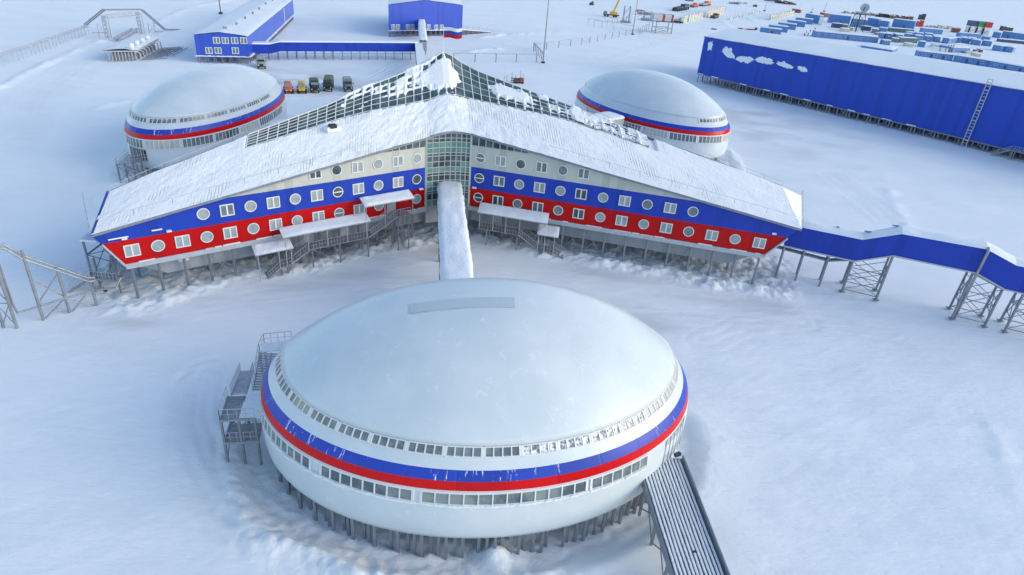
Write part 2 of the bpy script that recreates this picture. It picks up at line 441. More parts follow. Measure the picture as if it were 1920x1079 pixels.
def ground():
    xs = np.concatenate([-150 - np.geomspace(.8, 4200, 70)[::-1], np.arange(-150, -60, .8), np.arange(-60, 55, .3), np.arange(55, 162, .8), 162 + np.geomspace(.8, 4200, 70)])
    ys = np.concatenate([12 - np.geomspace(.7, 900, 24)[::-1], np.arange(12, 28, .5), np.arange(28, 104, .3), np.arange(104, 294, .8), 294 + np.geomspace(.8, 6000, 90)])
    X, Y = np.meshgrid(xs, ys)
    far = np.clip((np.hypot(X, Y - 120) - 500) / 600, 0, 1)
    Z = (fbm(X / 38, Y / 38, 1, 3) - .5) * .55 + (fbm(X / 9, Y / 5, 5, 4) - .5) * .22 + (fbm(X / 2.2, Y / 1.5, 11, 3) - .5) * .06
    sas = fbm((X * .8 + Y * .6) / 9, (Y * .8 - X * .6) / 1.3, 21, 3)
    Z += np.clip(sas - .58, 0, 1) * .12
    Z += (fbm(X / 160, Y / 160, 31, 3) - .5) * 1.6 * np.clip((np.hypot(X, Y - 110) - 150) / 120, 0, 1)
    dirt_shade = np.zeros_like(X); rgh = np.zeros_like(X)
    # wind-scoured hollow and rough bank round each dome
    for i, D in enumerate(DOMES):
        r = dome_rad(D, X, Y); dist = (r - 1) * 15
        rough = .45 * fbm(X / 1.2, Y / .9, 41 + i, 3) + .55 * fbm(X / .62, Y / .45, 47 + i, 2); wob = (fbm(X / 5, Y / 5, 51, 2) - .5) * 2.6
        bank = np.exp(-((dist - 3.2 + wob) / 1.0) ** 2)
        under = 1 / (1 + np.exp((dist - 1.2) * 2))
        ripple = np.sin(((X - D[0]) * 1.9 + (Y - D[1]) * .9 + fbm(X / 3, Y / 3, 61, 2) * 5) * 2.2) * .5 + .5
        ang_ = np.arctan2(Y - D[1], X - D[0]); am = np.clip(1.15 - np.abs(ang_ + 2.0) / 1.15, .12, 1) if i == 0 else .5
        bank = bank * am
        Z += bank * (.22 + rough * .7) + np.exp(-((dist - 2.4) / 2.6) ** 2) * am * (ripple * .16 + (rough - .5) * .5)
        rgh += np.exp(-((dist - 1.5) / 3.2) ** 2) * am
        Z -= (.85 if i == 0 else .2) / (1 + np.exp((dist - 2.0) * 2.5)); Z += under * (rough - .5) * .6
        dirt_shade += under * .12  # shade below the dome, put into the snow colour
    # heap right under the near dome's middle
    hp = at(930, 1040); Z += 1.3 * np.exp(-(((X - hp[0]) / 1.3) ** 2 + ((Y - hp[1] - .4) / 1.5) ** 2)) * (.7 + .6 * fbm(X / .7, Y / .7, 71, 2))
    # drifts along the stilts of both wings
    for leg, L in ((LL, 46.), (LR, 51.)):
        P = [tuple(leg.p(-2, 0)[:2]), tuple(leg.p(L, 0)[:2])]
        sd_ = (X - P[0][0]) * leg.n[0] + (Y - P[0][1]) * leg.n[1]; tt = (X - P[0][0]) * leg.u[0] + (Y - P[0][1]) * leg.u[1]
        inr = np.clip((tt + 3) / 3, 0, 1) * np.clip((L + 4 - tt) / 4, 0, 1)
        rough = .55 * fbm(X / 1.5, Y / 1.5, 81, 3) + .45 * fbm(X / .6, Y / .6, 87, 2); big = fbm(X / 5, Y / 5, 85, 2)
        band = np.exp(-((sd_ - 1.0 - (big - .5) * 3.5) / 1.7) ** 2) * inr
        Z += band * (.1 + 2.0 * np.clip(rough - .35, 0, 1) * (.3 + big)) 
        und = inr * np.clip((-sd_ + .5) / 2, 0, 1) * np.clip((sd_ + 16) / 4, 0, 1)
        Z += und * (rough - .5) * 1.5; dirt_shade += und * .25  # shade and dirt beneath the wing, both put into the snow colour
        rgh += np.exp(-((sd_ + 1.5) / 4.5) ** 2) * inr
        road = inr * np.exp(-((sd_ - 6.0) / 3.0) ** 2); dirt_shade += road * .5 * np.clip(fbm(X / 12, Y / 3, 91, 4) - .38, 0, 1) * 2.2
    gy = at(1080, 590); dirt_shade += .9 * np.exp(-(((X - gy[0]) / 16) ** 2 + ((Y - gy[1]) / 5) ** 2)) * np.clip(fbm(X / 9, Y / 2.5, 93, 4) - .40, 0, 1) * 2
    gy = at(560, 150); dirt_shade += .9 * np.exp(-(((X - gy[0]) / 22) ** 2 + ((Y - gy[1]) / 14) ** 2)) * np.clip(fbm(X / 9, Y / 6, 95, 4) - .42, 0, 1) * 2.2
    gy = at(1440, 240); dirt_shade += .8 * np.exp(-(((X - gy[0]) / 22) ** 2 + ((Y - gy[1]) / 30) ** 2)) * np.clip(fbm(X / 10, Y / 6, 97, 4) - .42, 0, 1) * 2
    for k, P in enumerate(RUTS):
        d = segdist(X, Y, P) + (fbm(X / 4, Y / 4, 101 + k, 2) - .5) * .8
        for o in (.9, 2.5): Z -= (.03 if k in (3, 6, 9) else .07) * np.exp(-((d - o) / .35) ** 2)
        Z += (.0 if k in (3, 6, 9) else .06) * (np.exp(-((d - 1.7) / .4) ** 2) + np.exp(-((d - 3.4) / .5) ** 2))
        dirt_shade += .12 * np.exp(-(d / 3) ** 2) * fbm(X / 3, Y / 3, 103, 2)
    for k, P in enumerate(BANKS):
        d = segdist(X, Y, P); far_ = 1 + np.clip((Y - 150) / 150, 0, 1.2)
        Z += (.3 if k == 3 else .14 if k == 7 else .6) * np.exp(-(d / (1.1 * far_)) ** 2) * np.clip(2.2 * fbm(X / 4, Y / 4, 111 + k, 3) - .4, 0, 2)
    Z *= (1 - far * .7)
    nxx, nyy = len(xs), len(ys)
    co = np.stack([X, Y, Z], -1).reshape(-1, 3)
    i = np.arange(nxx * nyy).reshape(nyy, nxx)
    q = np.stack([i[:-1, :-1], i[:-1, 1:], i[1:, 1:], i[1:, :-1]], -1).reshape(-1, 4)
    me = bpy.data.meshes.new('snow_ground'); me.vertices.add(len(co)); me.vertices.foreach_set('co', co.ravel())
    me.loops.add(q.size); me.loops.foreach_set('vertex_index', q.ravel()); me.polygons.add(len(q))
    me.polygons.foreach_set('loop_start', np.arange(0, q.size, 4)); me.polygons.foreach_set('use_smooth', np.ones(len(q), bool))
    me.update(); me.validate()
    at_ = me.attributes.new('dirt_shade', 'FLOAT', 'POINT'); at_.data.foreach_set('value', np.clip(dirt_shade, 0, 1).ravel().astype(np.float32))
    a2_ = me.attributes.new('rough', 'FLOAT', 'POINT'); a2_.data.foreach_set('value', np.clip(rgh, 0, 1).ravel().astype(np.float32))
    m = bpy.data.materials.new('ground_snow'); m.use_nodes = True; t = m.node_tree; b = t.nodes['Principled BSDF']; N = t.nodes.new; Lk = t.links.new
    b.inputs['Roughness'].default_value = .8; b.inputs['Specular IOR Level'].default_value = .15
    ge = N('ShaderNodeNewGeometry'); mp = N('ShaderNodeMapping'); Lk(ge.outputs['Position'], mp.inputs[0]); mp.inputs['Scale'].default_value = (.05, .11, .1); mp.inputs['Rotation'].default_value = (0, 0, .35)
    n = N('ShaderNodeTexNoise'); n.inputs['Scale'].default_value = 1; n.inputs['Detail'].default_value = 9; n.inputs['Roughness'].default_value = .62; Lk(mp.outputs[0], n.inputs['Vector'])
    r = N('ShaderNodeValToRGB'); r.color_ramp.elements[0].position = .33; r.color_ramp.elements[1].position = .66
    r.color_ramp.elements[0].color = (.765, .812, .83, 1); r.color_ramp.elements[1].color = (.83, .87, .885, 1); Lk(n.outputs['Fac'], r.inputs[0])
    av = N('ShaderNodeAttribute'); av.attribute_name = 'dirt_shade'
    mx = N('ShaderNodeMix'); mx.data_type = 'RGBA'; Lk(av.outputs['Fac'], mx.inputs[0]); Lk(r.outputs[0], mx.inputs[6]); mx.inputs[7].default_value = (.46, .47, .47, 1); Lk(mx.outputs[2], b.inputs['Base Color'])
    m2 = N('ShaderNodeMapping'); Lk(ge.outputs['Position'], m2.inputs[0]); m2.inputs['Scale'].default_value = (.9, 1.8, 1); m2.inputs['Rotation'].default_value = (0, 0, .5)
    n2 = N('ShaderNodeTexNoise'); n2.inputs['Scale'].default_value = 1.0; n2.inputs['Detail'].default_value = 10; n2.inputs['Roughness'].default_value = .66; Lk(m2.outputs[0], n2.inputs['Vector'])
    m3 = N('ShaderNodeMapping'); Lk(ge.outputs['Position'], m3.inputs[0]); m3.inputs['Scale'].default_value = (.16, 1.1, .5); m3.inputs['Rotation'].default_value = (0, 0, .22)
    n3 = N('ShaderNodeTexNoise'); n3.inputs['Scale'].default_value = 1.0; n3.inputs['Detail'].default_value = 7; n3.inputs['Roughness'].default_value = .6; n3.inputs['Distortion'].default_value = .6; Lk(m3.outputs[0], n3.inputs['Vector'])
    n4 = N('ShaderNodeTexNoise'); n4.inputs['Scale'].default_value = 2.1; n4.inputs['Detail'].default_value = 8; n4.inputs['Roughness'].default_value = .7; Lk(ge.outputs['Position'], n4.inputs['Vector'])
    ar = N('ShaderNodeAttribute'); ar.attribute_name = 'rough'
    x1 = N('ShaderNodeMath'); x1.operation = 'MULTIPLY_ADD'; Lk(n3.outputs['Fac'], x1.inputs[0]); x1.inputs[1].default_value = .9; Lk(n2.outputs['Fac'], x1.inputs[2])
    x2 = N('ShaderNodeMath'); x2.operation = 'MULTIPLY'; Lk(n4.outputs['Fac'], x2.inputs[0]); Lk(ar.outputs['Fac'], x2.inputs[1])
    x3 = N('ShaderNodeMath'); x3.operation = 'MULTIPLY_ADD'; Lk(x2.outputs[0], x3.inputs[0]); x3.inputs[1].default_value = 4.5; Lk(x1.outputs[0], x3.inputs[2])
    bp = N('ShaderNodeBump'); bp.inputs['Strength'].default_value = .36; bp.inputs['Distance'].default_value = .25; Lk(x3.outputs[0], bp.inputs['Height']); Lk(bp.outputs[0], b.inputs['Normal'])
    me.materials.append(m)
    o = bpy.data.objects.new('snow_ground', me); COL.objects.link(o); o['kind'] = 'structure'


ground()


# ------------------------------------------------------------------ generic pieces
def railing(mb, pts, h=1.1, step=1.5, r=.03, mid=True):
    """posts and rails along a polyline of deck points"""
    for p, q in zip(pts[:-1], pts[1:]):
        p, q = V3(p), V3(q); L = np.linalg.norm(q - p); n = max(1, int(round(L / step)))
        for k in range(n + 1):
            a = p + (q - p) * k / n; mb.bar(a, a + (0, 0, h), r * 1.6)
        mb.bar(p + (0, 0, h), q + (0, 0, h), r * 2)
        if mid: mb.bar(p + (0, 0, h * .5), q + (0, 0, h * .5), r * 1.3)


def stairs(mb, p, q, wdir, width, treads, mi_tread=0):
    """open flight from p (bottom) to q (top), width along wdir"""
    p, q, wv = V3(p), V3(q), V3((*wdir, 0)) * width
    for o in (0, 1): mb.bar(p + wv * o, q + wv * o, .08, .25)
    for k in range(treads):
        a = p + (q - p) * (k + .5) / treads; run = (q - p) * V3((1, 1, 0)); run = run / np.linalg.norm(run) * .26
        mb.obox(a - run / 2, run, wv, (0, 0, .05), mi_tread)


def slab_walls(name, leg, poly, m, parent, off=0.0, label=None):
    mb = MB(); mb.face([leg.p(t, z, off) for t, z in poly], uv=[(t, z) for t, z in poly]); o = mb.build(name, m, parent)
    if label: o['label'] = label
    return o


def window_sq(leg, t, z, parent, pm, w_=1.75, h=1.62):
    f = MB(); e = .13
    for a, b_, c, d in ((-w_ / 2, w_ / 2, h / 2 - e, h / 2), (-w_ / 2, w_ / 2, -h / 2, -h / 2 + e), (-w_ / 2, -w_ / 2 + e, -h / 2 + e, h / 2 - e), (w_ / 2 - e, w_ / 2, -h / 2 + e, h / 2 - e), (-.09, .09, -h / 2 + e, h / 2 - e)):
        f.obox(leg.p(t + a, z + c, .004), V3((*leg.u, 0)) * (b_ - a), V3((*leg.n, 0)) * .10, (0, 0, d - c))
    fo = f.build('window', 'white_paint', parent); g = MB()
    g.face([leg.p(t - w_ / 2 + e, z - h / 2 + e, .04), leg.p(t + w_ / 2 - e, z - h / 2 + e, .04), leg.p(t + w_ / 2 - e, z + h / 2 - e, .04), leg.p(t - w_ / 2 + e, z + h / 2 - e, .04)])
    g.build('pane', pm, fo)
    return fo


def window_round(leg, t, z, parent, pm, r=.79, bar=False):
    f = MB(); n = 28
    rings = ((r, .004), (r, .10), (r - .11, .10), (r - .11, .03)); vs = []
    for rr, off in rings:
        for k in range(n): a = 2 * math.pi * k / n; vs.append(leg.p(t + rr * math.cos(a), z + rr * math.sin(a), off))
    f.add(vs, [(j * n + k, j * n + (k + 1) % n, (j + 1) * n + (k + 1) % n, (j + 1) * n + k) for j in range(3) for k in range(n)])
    if bar: f.obox(leg.p(t - r + .1, z - .07, .05), V3((*leg.u, 0)) * (2 * r - .2), V3((*leg.n, 0)) * .05, (0, 0, .14))
    fo = f.build('round_window', 'white_paint', parent); g = MB()
    g.face([leg.p(t + (r - .10) * math.cos(2 * math.pi * k / n), z + (r - .10) * math.sin(2 * math.pi * k / n), .04) for k in range(n)])
    g.build('pane', pm, fo)


# ------------------------------------------------------------------ the star-shaped building
def star_building():
    root = thing('star_building', (*CEN, 0), 'three-winged building on stilts with white blue red striped walls and snowy roof', 'building')
    # --- striped front walls
    for leg, T, ev, t0, t1, zc in ((LL, TL, eaveL, 42.4, 44.3, 9.85), (LR, TR, eaveR, 46.07, 48.6, 10.05)):
        slab_walls('red_band', leg, [(0, 5.2), (t0, 5.2), (t1, 8.35), (0, 8.35)], 'red_panel', root)
        tb = (ev(0) - 11.76) / (ev(0) - ev(T)) * T
        slab_walls('blue_band', leg, [(0, 8.35), (t1, 8.35), (T, ev(T)), (tb, 11.76), (0, 11.76)], 'blue_panel', root)
        slab_walls('white_band', leg, [(0, 11.76), (tb, 11.76), (0, ev(0))], 'white_panel', root)
        mb = MB(); mb.obox(leg.p(0, 4.5, .03), V3((*leg.u, 0)) * t0, V3((*leg.n, 0)) * .12, (0, 0, .69))
        a, b_ = leg.p(t0, 5.0, .1), leg.p(t1, 8.3, .1); mb.bar(a, b_, .3, .2)
        mb.build('base_trim', 'pale_steel', root)
        # grey service skirt set back under the floor
        mb = MB(); mb.face([leg.p(0, 2.3, -1.1), leg.p(t0 - 4.6, 2.3, -1.1), leg.p(t0 - .6, 4.6, -1.1), leg.p(0, 4.6, -1.1)], uv=[(0, 0), (t0, 0), (t0, 2), (0, 2)])
        mb.face([leg.p(0, 2.3, -1.1), leg.p(t0 - 4.6, 2.3, -1.1), leg.p(t0 - 4.6, 2.3, -9), leg.p(0, 2.3, -9)])
        mb.face([leg.p(t0 - 4.6, 2.3, -1.1), leg.p(t0 - .6, 4.6, -1.1), leg.p(t0 - .6, 4.6, -11), leg.p(t0 - 4.6, 2.3, -9)])
        k = 1.4
        while k < t0 - 5:
            mb.obox(leg.p(k, 2.35, -1.1), V3((*leg.u, 0)) * .06, V3((*leg.n, 0)) * .05, (0, 0, 2.15)); k += 3.05
        mb.build('service_skirt', 'skirt_grey', root)
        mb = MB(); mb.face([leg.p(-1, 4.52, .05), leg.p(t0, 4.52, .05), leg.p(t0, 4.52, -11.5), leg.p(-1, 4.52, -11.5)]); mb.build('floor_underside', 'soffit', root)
    # --- windows
    PL = [1.65, 4.84, 8.06, 11.25, 14.39, 17.5, 20.6, 23.61, 26.63, 29.65, 32.59, 35.53, 38.42, 41.33]
    PR = [1.57, 4.8, 8.03, 11.29, 14.58, 17.8, 21.2, 24.5, 27.9, 31.3, 34.65, 38.07, 41.48, 44.97]
    dark = {('L', 2, 5): 'pane_dark', ('L', 2, 4): 'pane_dark', ('L', 1, 0): 'pane_dark', ('L', 1, 4): 'pane_dark', ('L', 0, 4): 'pane_mid', ('R', 2, 2): 'pane_dark', ('R', 2, 0): 'pane_mid', ('R', 1, 0): 'pane_dark',
            ('R', 0, 0): 'pane_dark', ('R', 0, 1): 'pane_dark', ('R', 0, 2): 'pane_mid', ('R', 0, 3): 'pane_dark', ('R', 0, 4): 'pane_mid', ('R', 0, 5): 'pane_dark', ('R', 1, 5): 'pane_dark', ('R', 2, 3): 'pane_mid', ('R', 2, 4): 'pane_mid',
            ('R', 2, 5): 'pane_mid', ('R', 0, 10): 'pane_mid', ('R', 1, 10): 'pane_mid', ('R', 1, 8): 'pane_mid', ('L', 1, 9): 'pane_mid', ('R', 1, 1): 'pane_mid'}
    bars = {('L', 1, 4), ('L', 0, 4), ('R', 2, 0), ('R', 1, 0), ('R', 0, 0)}
    for nm, leg, P, rows in (('L', LL, PL, (14, 11, 6)), ('R', LR, PR, (14, 11, 6))):
        for r_, cnt in enumerate(rows):
            z = (6.86, 10.1, 13.38)[r_]
            for i in range(cnt):
                if nm == 'L' and r_ == 0 and i == 1: continue        # the entrance door stands here
                pm = dark.get((nm, r_, i), 'pane_grey')
                rnd = (i % 2 == 0)
                if nm == 'L': rnd = (i % 2 == 0)
                if rnd: window_round(leg, P[i], z, root, pm, bar=(nm, r_, i) in bars)
                else: window_sq(leg, P[i], z, root, pm)
    # entrance doors behind the stair landings
    for leg, t, zb in ((LL, 5.3, 5.25), (LL, 12.6, 2.5), (LL, 18.0, 2.5), (LR, 4.2, 2.5)):
        mb = MB(); off = .03 if zb > 4 else -1.07; mb.obox(leg.p(t, zb, off), V3((*leg.u, 0)) * 1.5, V3((*leg.n, 0)) * .07, (0, 0, 2.0)); mb.build('door', 'pale_steel', root)
    # strip lights and floodlights on the walls
    for leg, t, z, c in ((LL, 41.6, 8.6, 'lamp_white'), (LL, 36.6, 8.6, 'lamp_white'), (LR, 46.3, 8.7, 'lamp_white'), (LR, .6, 8.4, 'lamp_white'), (LL, .7, 8.4, 'lamp_white')):
        mb = MB(); mb.obox(leg.p(t, z, .03), V3((*leg.u, 0)) * .6, V3((*leg.n, 0)) * .45, (0, 0, .16)); mb.bar(leg.p(t + .3, z - .15, .05), leg.p(t + .3, z, .3), .08); mb.build('wall_lamp', c, root)
    mb = MB(); mb.obox(LL.p(41.4, 8.72, .03), V3((*LL.u, 0)) * 2.2, V3((*LL.n, 0)) * .12, (0, 0, .14)); mb.obox(LL.p(37.6, 8.95, .03), V3((*LL.u, 0)) * 1.2, V3((*LL.n, 0)) * .12, (0, 0, .14)); mb.build('light_strip', 'lamp_white', root)
    mb = MB(); mb.obox(LL.p(35.0, 3.55, -1.06), V3((*LL.u, 0)) * 1.3, V3((*LL.n, 0)) * .06, (0, 0, .6)); mb.build('sign_plate', 'white_paint', root)
    for leg, t0 in ((LL, 42.4), (LR, 46.07)):
        t = .3
        while t < t0 - 1:
            l = .6 + 2.2 * random.random()
            if random.random() < .6: mb = MB(); mb.obox(leg.p(t, 5.17, .02), V3((*leg.u, 0)) * l, V3((*leg.n, 0)) * .2, (0, 0, .06 + .1 * random.random())); mb.build('ledge_snow', 'snow_lump', root)
            t += l + .2
    # high strip of small panes under the eave beside the glass
    for leg, ev, t1 in ((LL, eaveL, 8.3), (LR, eaveR, 9.4)):
        f = MB(); g = MB(); k = 0.15
        while k < t1 - .5:
            top = ev(k + 1.0) - .18; bot = max(15.05 if leg is LL else 15.25, 0)
            if top - bot > .15:
                g.face([leg.p(k, bot, .03), leg.p(k + 1.0, bot, .03), leg.p(k + 1.0, top, .03), leg.p(k, top + .14, .03)])
                f.obox(leg.p(k - .1, bot, .03), V3((*leg.u, 0)) * .12, V3((*leg.n, 0)) * .07, (0, 0, ev(k) - bot))
            k += 1.12
        f.obox(leg.p(0, (15.0 if leg is LL else 15.2) - .06, .03), V3((*leg.u, 0)) * (t1), V3((*leg.n, 0)) * .07, (0, 0, .1))
        fo = f.build('eave_window', 'cream_panel', root); g.build('pane', 'pane_dark', fo)
    # --- curved glass front between the wings
    n = 8; ch = [AL + (AR - AL) * k / n + V3((.3, 1.0)) * .75 * math.sin(math.pi * k / n) for k in range(n + 1)]
    zr = [5.2, 6.3, 7.4, 7.75, 8.5, 9.4, 10.3, 10.75, 11.6, 12.5, 13.4, 13.85, 14.7, 15.55, 16.15, 16.85]
    f, g, h = MB(), MB(), MB()
    for j in range(len(zr) - 1):
        for k in range(n):
            q = [(*ch[k], zr[j]), (*ch[k + 1], zr[j]), (*ch[k + 1], zr[j + 1]), (*ch[k], zr[j + 1])]
            (h if (j in (3, 7, 11, 12) or (j in (4, 8) and k in (0, 6, 7)) or (j == 0 and k < 8)) else g).face(q)
            f.bar((*ch[k], zr[j + 1]), (*ch[k + 1], zr[j + 1]), .10)
    for k in range(n + 1): f.bar((*ch[k], 5.0), (*ch[k], 16.9), .13 if 0 < k < n else .3)
    cw = g.build('glass_front', 'pane_dark', root); h.build('spandrel', 'spandrel', cw); f.build('mullion', 'cream_panel', cw)
    mb = MB()
    for k in range(n): mb.face([(*ch[k], 2.4), (*ch[k + 1], 2.4), (*ch[k + 1], 5.2), (*ch[k], 5.2)])
    mb.build('service_skirt', 'skirt_grey', root)
    # --- roof: front face lofted between the eave and the ridge
    ridge = [(-51.4, 76.45, 12.4), (-46.43, 81.23, 14.3), (-39.85, 87.58, 16.5), (-38.19, 89.19, 17.2), (-29.35, 97.73, 20.0), (-23.76, 103.13, 22.3), (-21.0, 105.79, 23.2), (-18.06, 108.63, 24.2), (-16.35, 110.28, 24.8),
             (-14.75, 112.4, 26.2), (-13.75, 112.9, 26.2), (-11.32, 113.66, 24.5), (-9.99, 113.28, 24.1), (-8.7, 112.91, 23.6), (-2.79, 111.22, 22.3), (6.55, 108.54, 20.4), (13.12, 106.65, 18.8), (19.98, 104.69, 17.2), (34.87, 100.42, 14.2), (40.27, 98.87, 13.0)]
    rg = np.array(ridge); rl = np.concatenate([[0], np.cumsum(np.linalg.norm(np.diff(rg[:, :2], axis=0), axis=1))])
    ic = 9.5; sc = (rl[9] + rl[10]) / 2
    NU, NV = 420, 56
    ss = np.linspace(0, rl[-1], NU + 1)
    # eave line, overhanging the walls by 0.6 m, rounded at the glass
    ev = []
    for t in np.linspace(TL, 0, 40): p = LL.p(t, eaveL(t) + .06, .6); ev.append(p)
    for k in range(1, 12):
        f_ = k / 12; p = AL + (AR - AL) * f_; z = 16.55 + .5 * f_ + .42 * math.sin(math.pi * f_); ev.append(V3((p[0] + .2, p[1] - .6 + .55 * math.sin(math.pi * f_), z)))
    for t in np.linspace(0, TR, 40): p = LR.p(t, eaveR(t) + .06, .6); ev.append(p)
    ev = np.array(ev); el = np.concatenate([[0], np.cumsum(np.linalg.norm(np.diff(ev[:, :2], axis=0), axis=1))]); ec = el[45]
    es = np.where(ss < sc, ss / sc * ec, ec + (ss - sc) / (rl[-1] - sc) * (el[-1] - ec))
    I = lambda s, x, P: np.stack([np.interp(s, x, P[:, k]) for k in range(3)], -1)
    RG, EV = I(ss, rl, rg), I(es, el, ev)
    vv = np.linspace(0, 1, NV + 1)[:, None, None]
    S = RG[None] * (1 - vv) + EV[None] * vv                                   # NV+1, NU+1, 3
    # slight sag so the roof reads as stretched sheet rather than a ruled plane
    uu = (np.where(ss < sc, (ss - sc) / sc, (ss - sc) / (rl[-1] - sc)))
    # glazed strip below the ridge: share of the slope it takes
    s0, s1 = rl[-1] * 0 + np.interp(0, [0], [0]), 0
    sl_, sr_ = rl[3], rl[17] + .6
    share = np.where(ss < sc, np.interp(ss, [sl_, sl_ + 14, sc - 9, sc], [.24, .31, .45, .55]), np.interp(ss, [sc, sc + 8, rl[15], sr_], [.55, .44, .28, .24]))
    dep = np.linalg.norm(EV - RG, axis=1)
    # snow relief on the roof
    U = np.broadcast_to(es[None], (NV + 1, NU + 1)); W = vv[:, :, 0] * dep[None]
    rel = (fbm(U / 3.0, W / 2.2, 201, 4) - .5) * .20 * (1 - np.clip(vv[:, :, 0] - .97, 0, 1) * 30)
    mid = np.exp(-((U - ec) / 18) ** 2) * (fbm(U / .9, W / .8, 205, 3) - .45) * .3
    Sn = S.copy(); glz = (vv[:, :, 0] <= share[None]) & (ss[None] >= sl_) & (ss[None] <= sr_)
    lift = np.where(glz, -.25, .12 + np.clip(rel + mid, -.1, 1)); Sn[:, :, 2] += lift
    mb = MB(); vs = Sn.reshape(-1, 3); fs = []; uvs = []
    for j in range(NV):
        for k in range(NU):
            a = j * (NU + 1) + k; fs.append((a + NU + 1, a + NU + 2, a + 1, a)); uvs.append([(U[jj, kk], W[jj, kk]) for jj, kk in ((j + 1, k), (j + 1, k + 1), (j, k + 1), (j, k))])
    mb.add(vs, fs, 0, uvs); mb.build('roof', 'snowy_roof', root, smooth=True)
    # eave fascia and soffit; the grey strip also draws the eave's shadow line
    mb = MB(); inn = np.array([V3(p) for p in ev])
    for k in range(len(ev) - 1):
        a, b_ = ev[k], ev[k + 1]; mb.face([a + (0, 0, .1), b_ + (0, 0, .1), b_ - (0, 0, .22), a - (0, 0, .22)])
        ai = a + (CENV(a) * .9); bi = b_ + (CENV(b_) * .9); mb.face([a - (0, 0, .22), b_ - (0, 0, .22), bi - (0, 0, .2), ai - (0, 0, .2)])
    mb.build('eave_fascia', 'steel', root)
    # --- skylight
    ks = [k for k in range(NU + 1) if sl_ <= ss[k] <= sr_]
    NR = 5; colstep = 1.52
    cs = np.arange(ss[ks[0]], ss[ks[-1]] + .01, colstep)
    def SP(s, v, up=.0):
        e_ = np.interp(s, ss, es); r_ = np.array([np.interp(s, rl, rg[:, k]) for k in range(3)]); e3 = np.array([np.interp(e_, el, ev[:, k]) for k in range(3)])
        return r_ * (1 - v) + e3 * v + np.array([0, 0, up])
    sh = lambda s: np.interp(s, ss, share)
    g, f = MB(), MB()
    for a, b_ in zip(cs[:-1], cs[1:]):
        for r_ in range(NR):
            v0, v1 = r_ / NR, (r_ + 1) / NR
            g.face([SP(a, sh(a) * v1, .1), SP(b_, sh(b_) * v1, .1), SP(b_, sh(b_) * v0, .1), SP(a, sh(a) * v0, .1)])
            f.bar(SP(a, sh(a) * v1, .14), SP(b_, sh(b_) * v1, .12), .10, .05)
        f.bar(SP(a, 0, .12), SP(b_, 0, .12), .2, .1)
    for a in cs:
        for r_ in range(NR): f.bar(SP(a, sh(a) * r_ / NR, .12), SP(a, sh(a) * (r_ + 1) / NR, .12), .12, .06)
    sk = g.build('skylight', 'sky_glass', root); f.build('glazing_bar', 'white_paint', sk)
    # snow lying on the glass, as real lumps
    nu, nv = 620, 46; su = np.linspace(cs[0], cs[-1], nu + 1); sv = np.linspace(0, 1, nv + 1)
    A, B = np.meshgrid(su, sv); msk = fbm(A / 1.1, B * 5, 301, 4, .6) * .9 + fbm(A / 4.5, B * 2.2, 305, 2) * .8 - 1.14
    x = (A - sc)
    blob = lambda cx, cv, rx, rv, h=.75: h * np.exp(-(((x - cx) / rx) ** 2 + ((B - cv) / rv) ** 2) ** 1.6)
    msk = msk + blob(-.6, .56, 3.0, .28, 1.1) + blob(-2.4, .36, 2.6, .16, .9) + blob(9.8, .42, 2.0, .24, .8) + blob(13.5, .45, 2.0, .22, .7) + blob(18.0, .10, 2.4, .14, .5) + blob(-13, .25, 1.3, .16, .5) + blob(-8.5, .30, 1.1, .16, .45) + blob(-6, .1, 1.5, .13, .45)
    msk -= np.where((x > 1.0) & (x < 7.0), .30, 0) + np.where(x < -19, .25, 0) + np.where(B > .78, .18, 0)
    # packed along every pane edge
    pc = np.abs(((A - cs[0]) / colstep + .5) % 1 - .5); pr = np.abs((B * NR + .5) % 1 - .5)
    edge = np.minimum(pc, pr); msk += np.clip(.24 - edge, 0, 1) * (1.6 + 1.6 * fbm(A / 3, B * 3, 311, 2)) * np.where(x > 1, .5, .62) * np.where(x < -19, .7, 1)
    msk += np.where(x > rl[15] - sc + .6, .40, 0) * (1 - .9 * np.exp(-((B - .5) / .5) ** 2) * (fbm(A / .8, B * 6, 333, 2) > .60)) + np.where((x > rl[15] - sc + .2) & (x < rl[15] - sc + 2.2), .4, 0)
    th = np.clip(msk, 0, .6); P = np.array([[SP(su[k], sh(su[k]) * sv[j], .13) for k in range(nu + 1)] for j in range(nv + 1)])
    P[:, :, 2] += np.minimum(th * .9, .30) - .03
    on = (msk > 0).astype(int); mb = MB(); fs = []
    for j in range(nv):
        for k in range(nu):
            if on[j, k] + on[j + 1, k] + on[j, k + 1] + on[j + 1, k + 1] >= 2:
                a = j * (nu + 1) + k; fs.append((a + nu + 1, a + nu + 2, a + 1, a))
    mb.add(P.reshape(-1, 3), fs); mb.build('snow_patches', 'snow_lump', sk, smooth=True)
    # --- wing ends (hipped) and back roofs
    tipLf, tipLb = LL.p(TL, eaveL(TL), .6), V3((-57.2, 79.9, 9.7)); tipRf, tipRb = LR.p(TR, eaveR(TR), .6), V3((45.9, 104.2, 10.0))
    third = V3((CEN[0] - 52 * .242, CEN[1] + 52 * .970, 12.2)); tA = V3((-33.0, 169.0, 10.0)); tB = V3((-20.2, 172.2, 10.0))
    bBR, bBL = V3((-1.5, 124.2, 16.6)), V3((-26.5, 119.0, 16.6)); peak = V3(ridge[9]); pk2 = V3(ridge[10])
    mb = MB()
    mb.face([tipLf, V3(ridge[0]), tipLb]); mb.face([tipRf, tipRb, V3(ridge[-1])])
    RL = [V3(p) for p in ridge[:10]]; RR = [V3(p) for p in ridge[10:]]
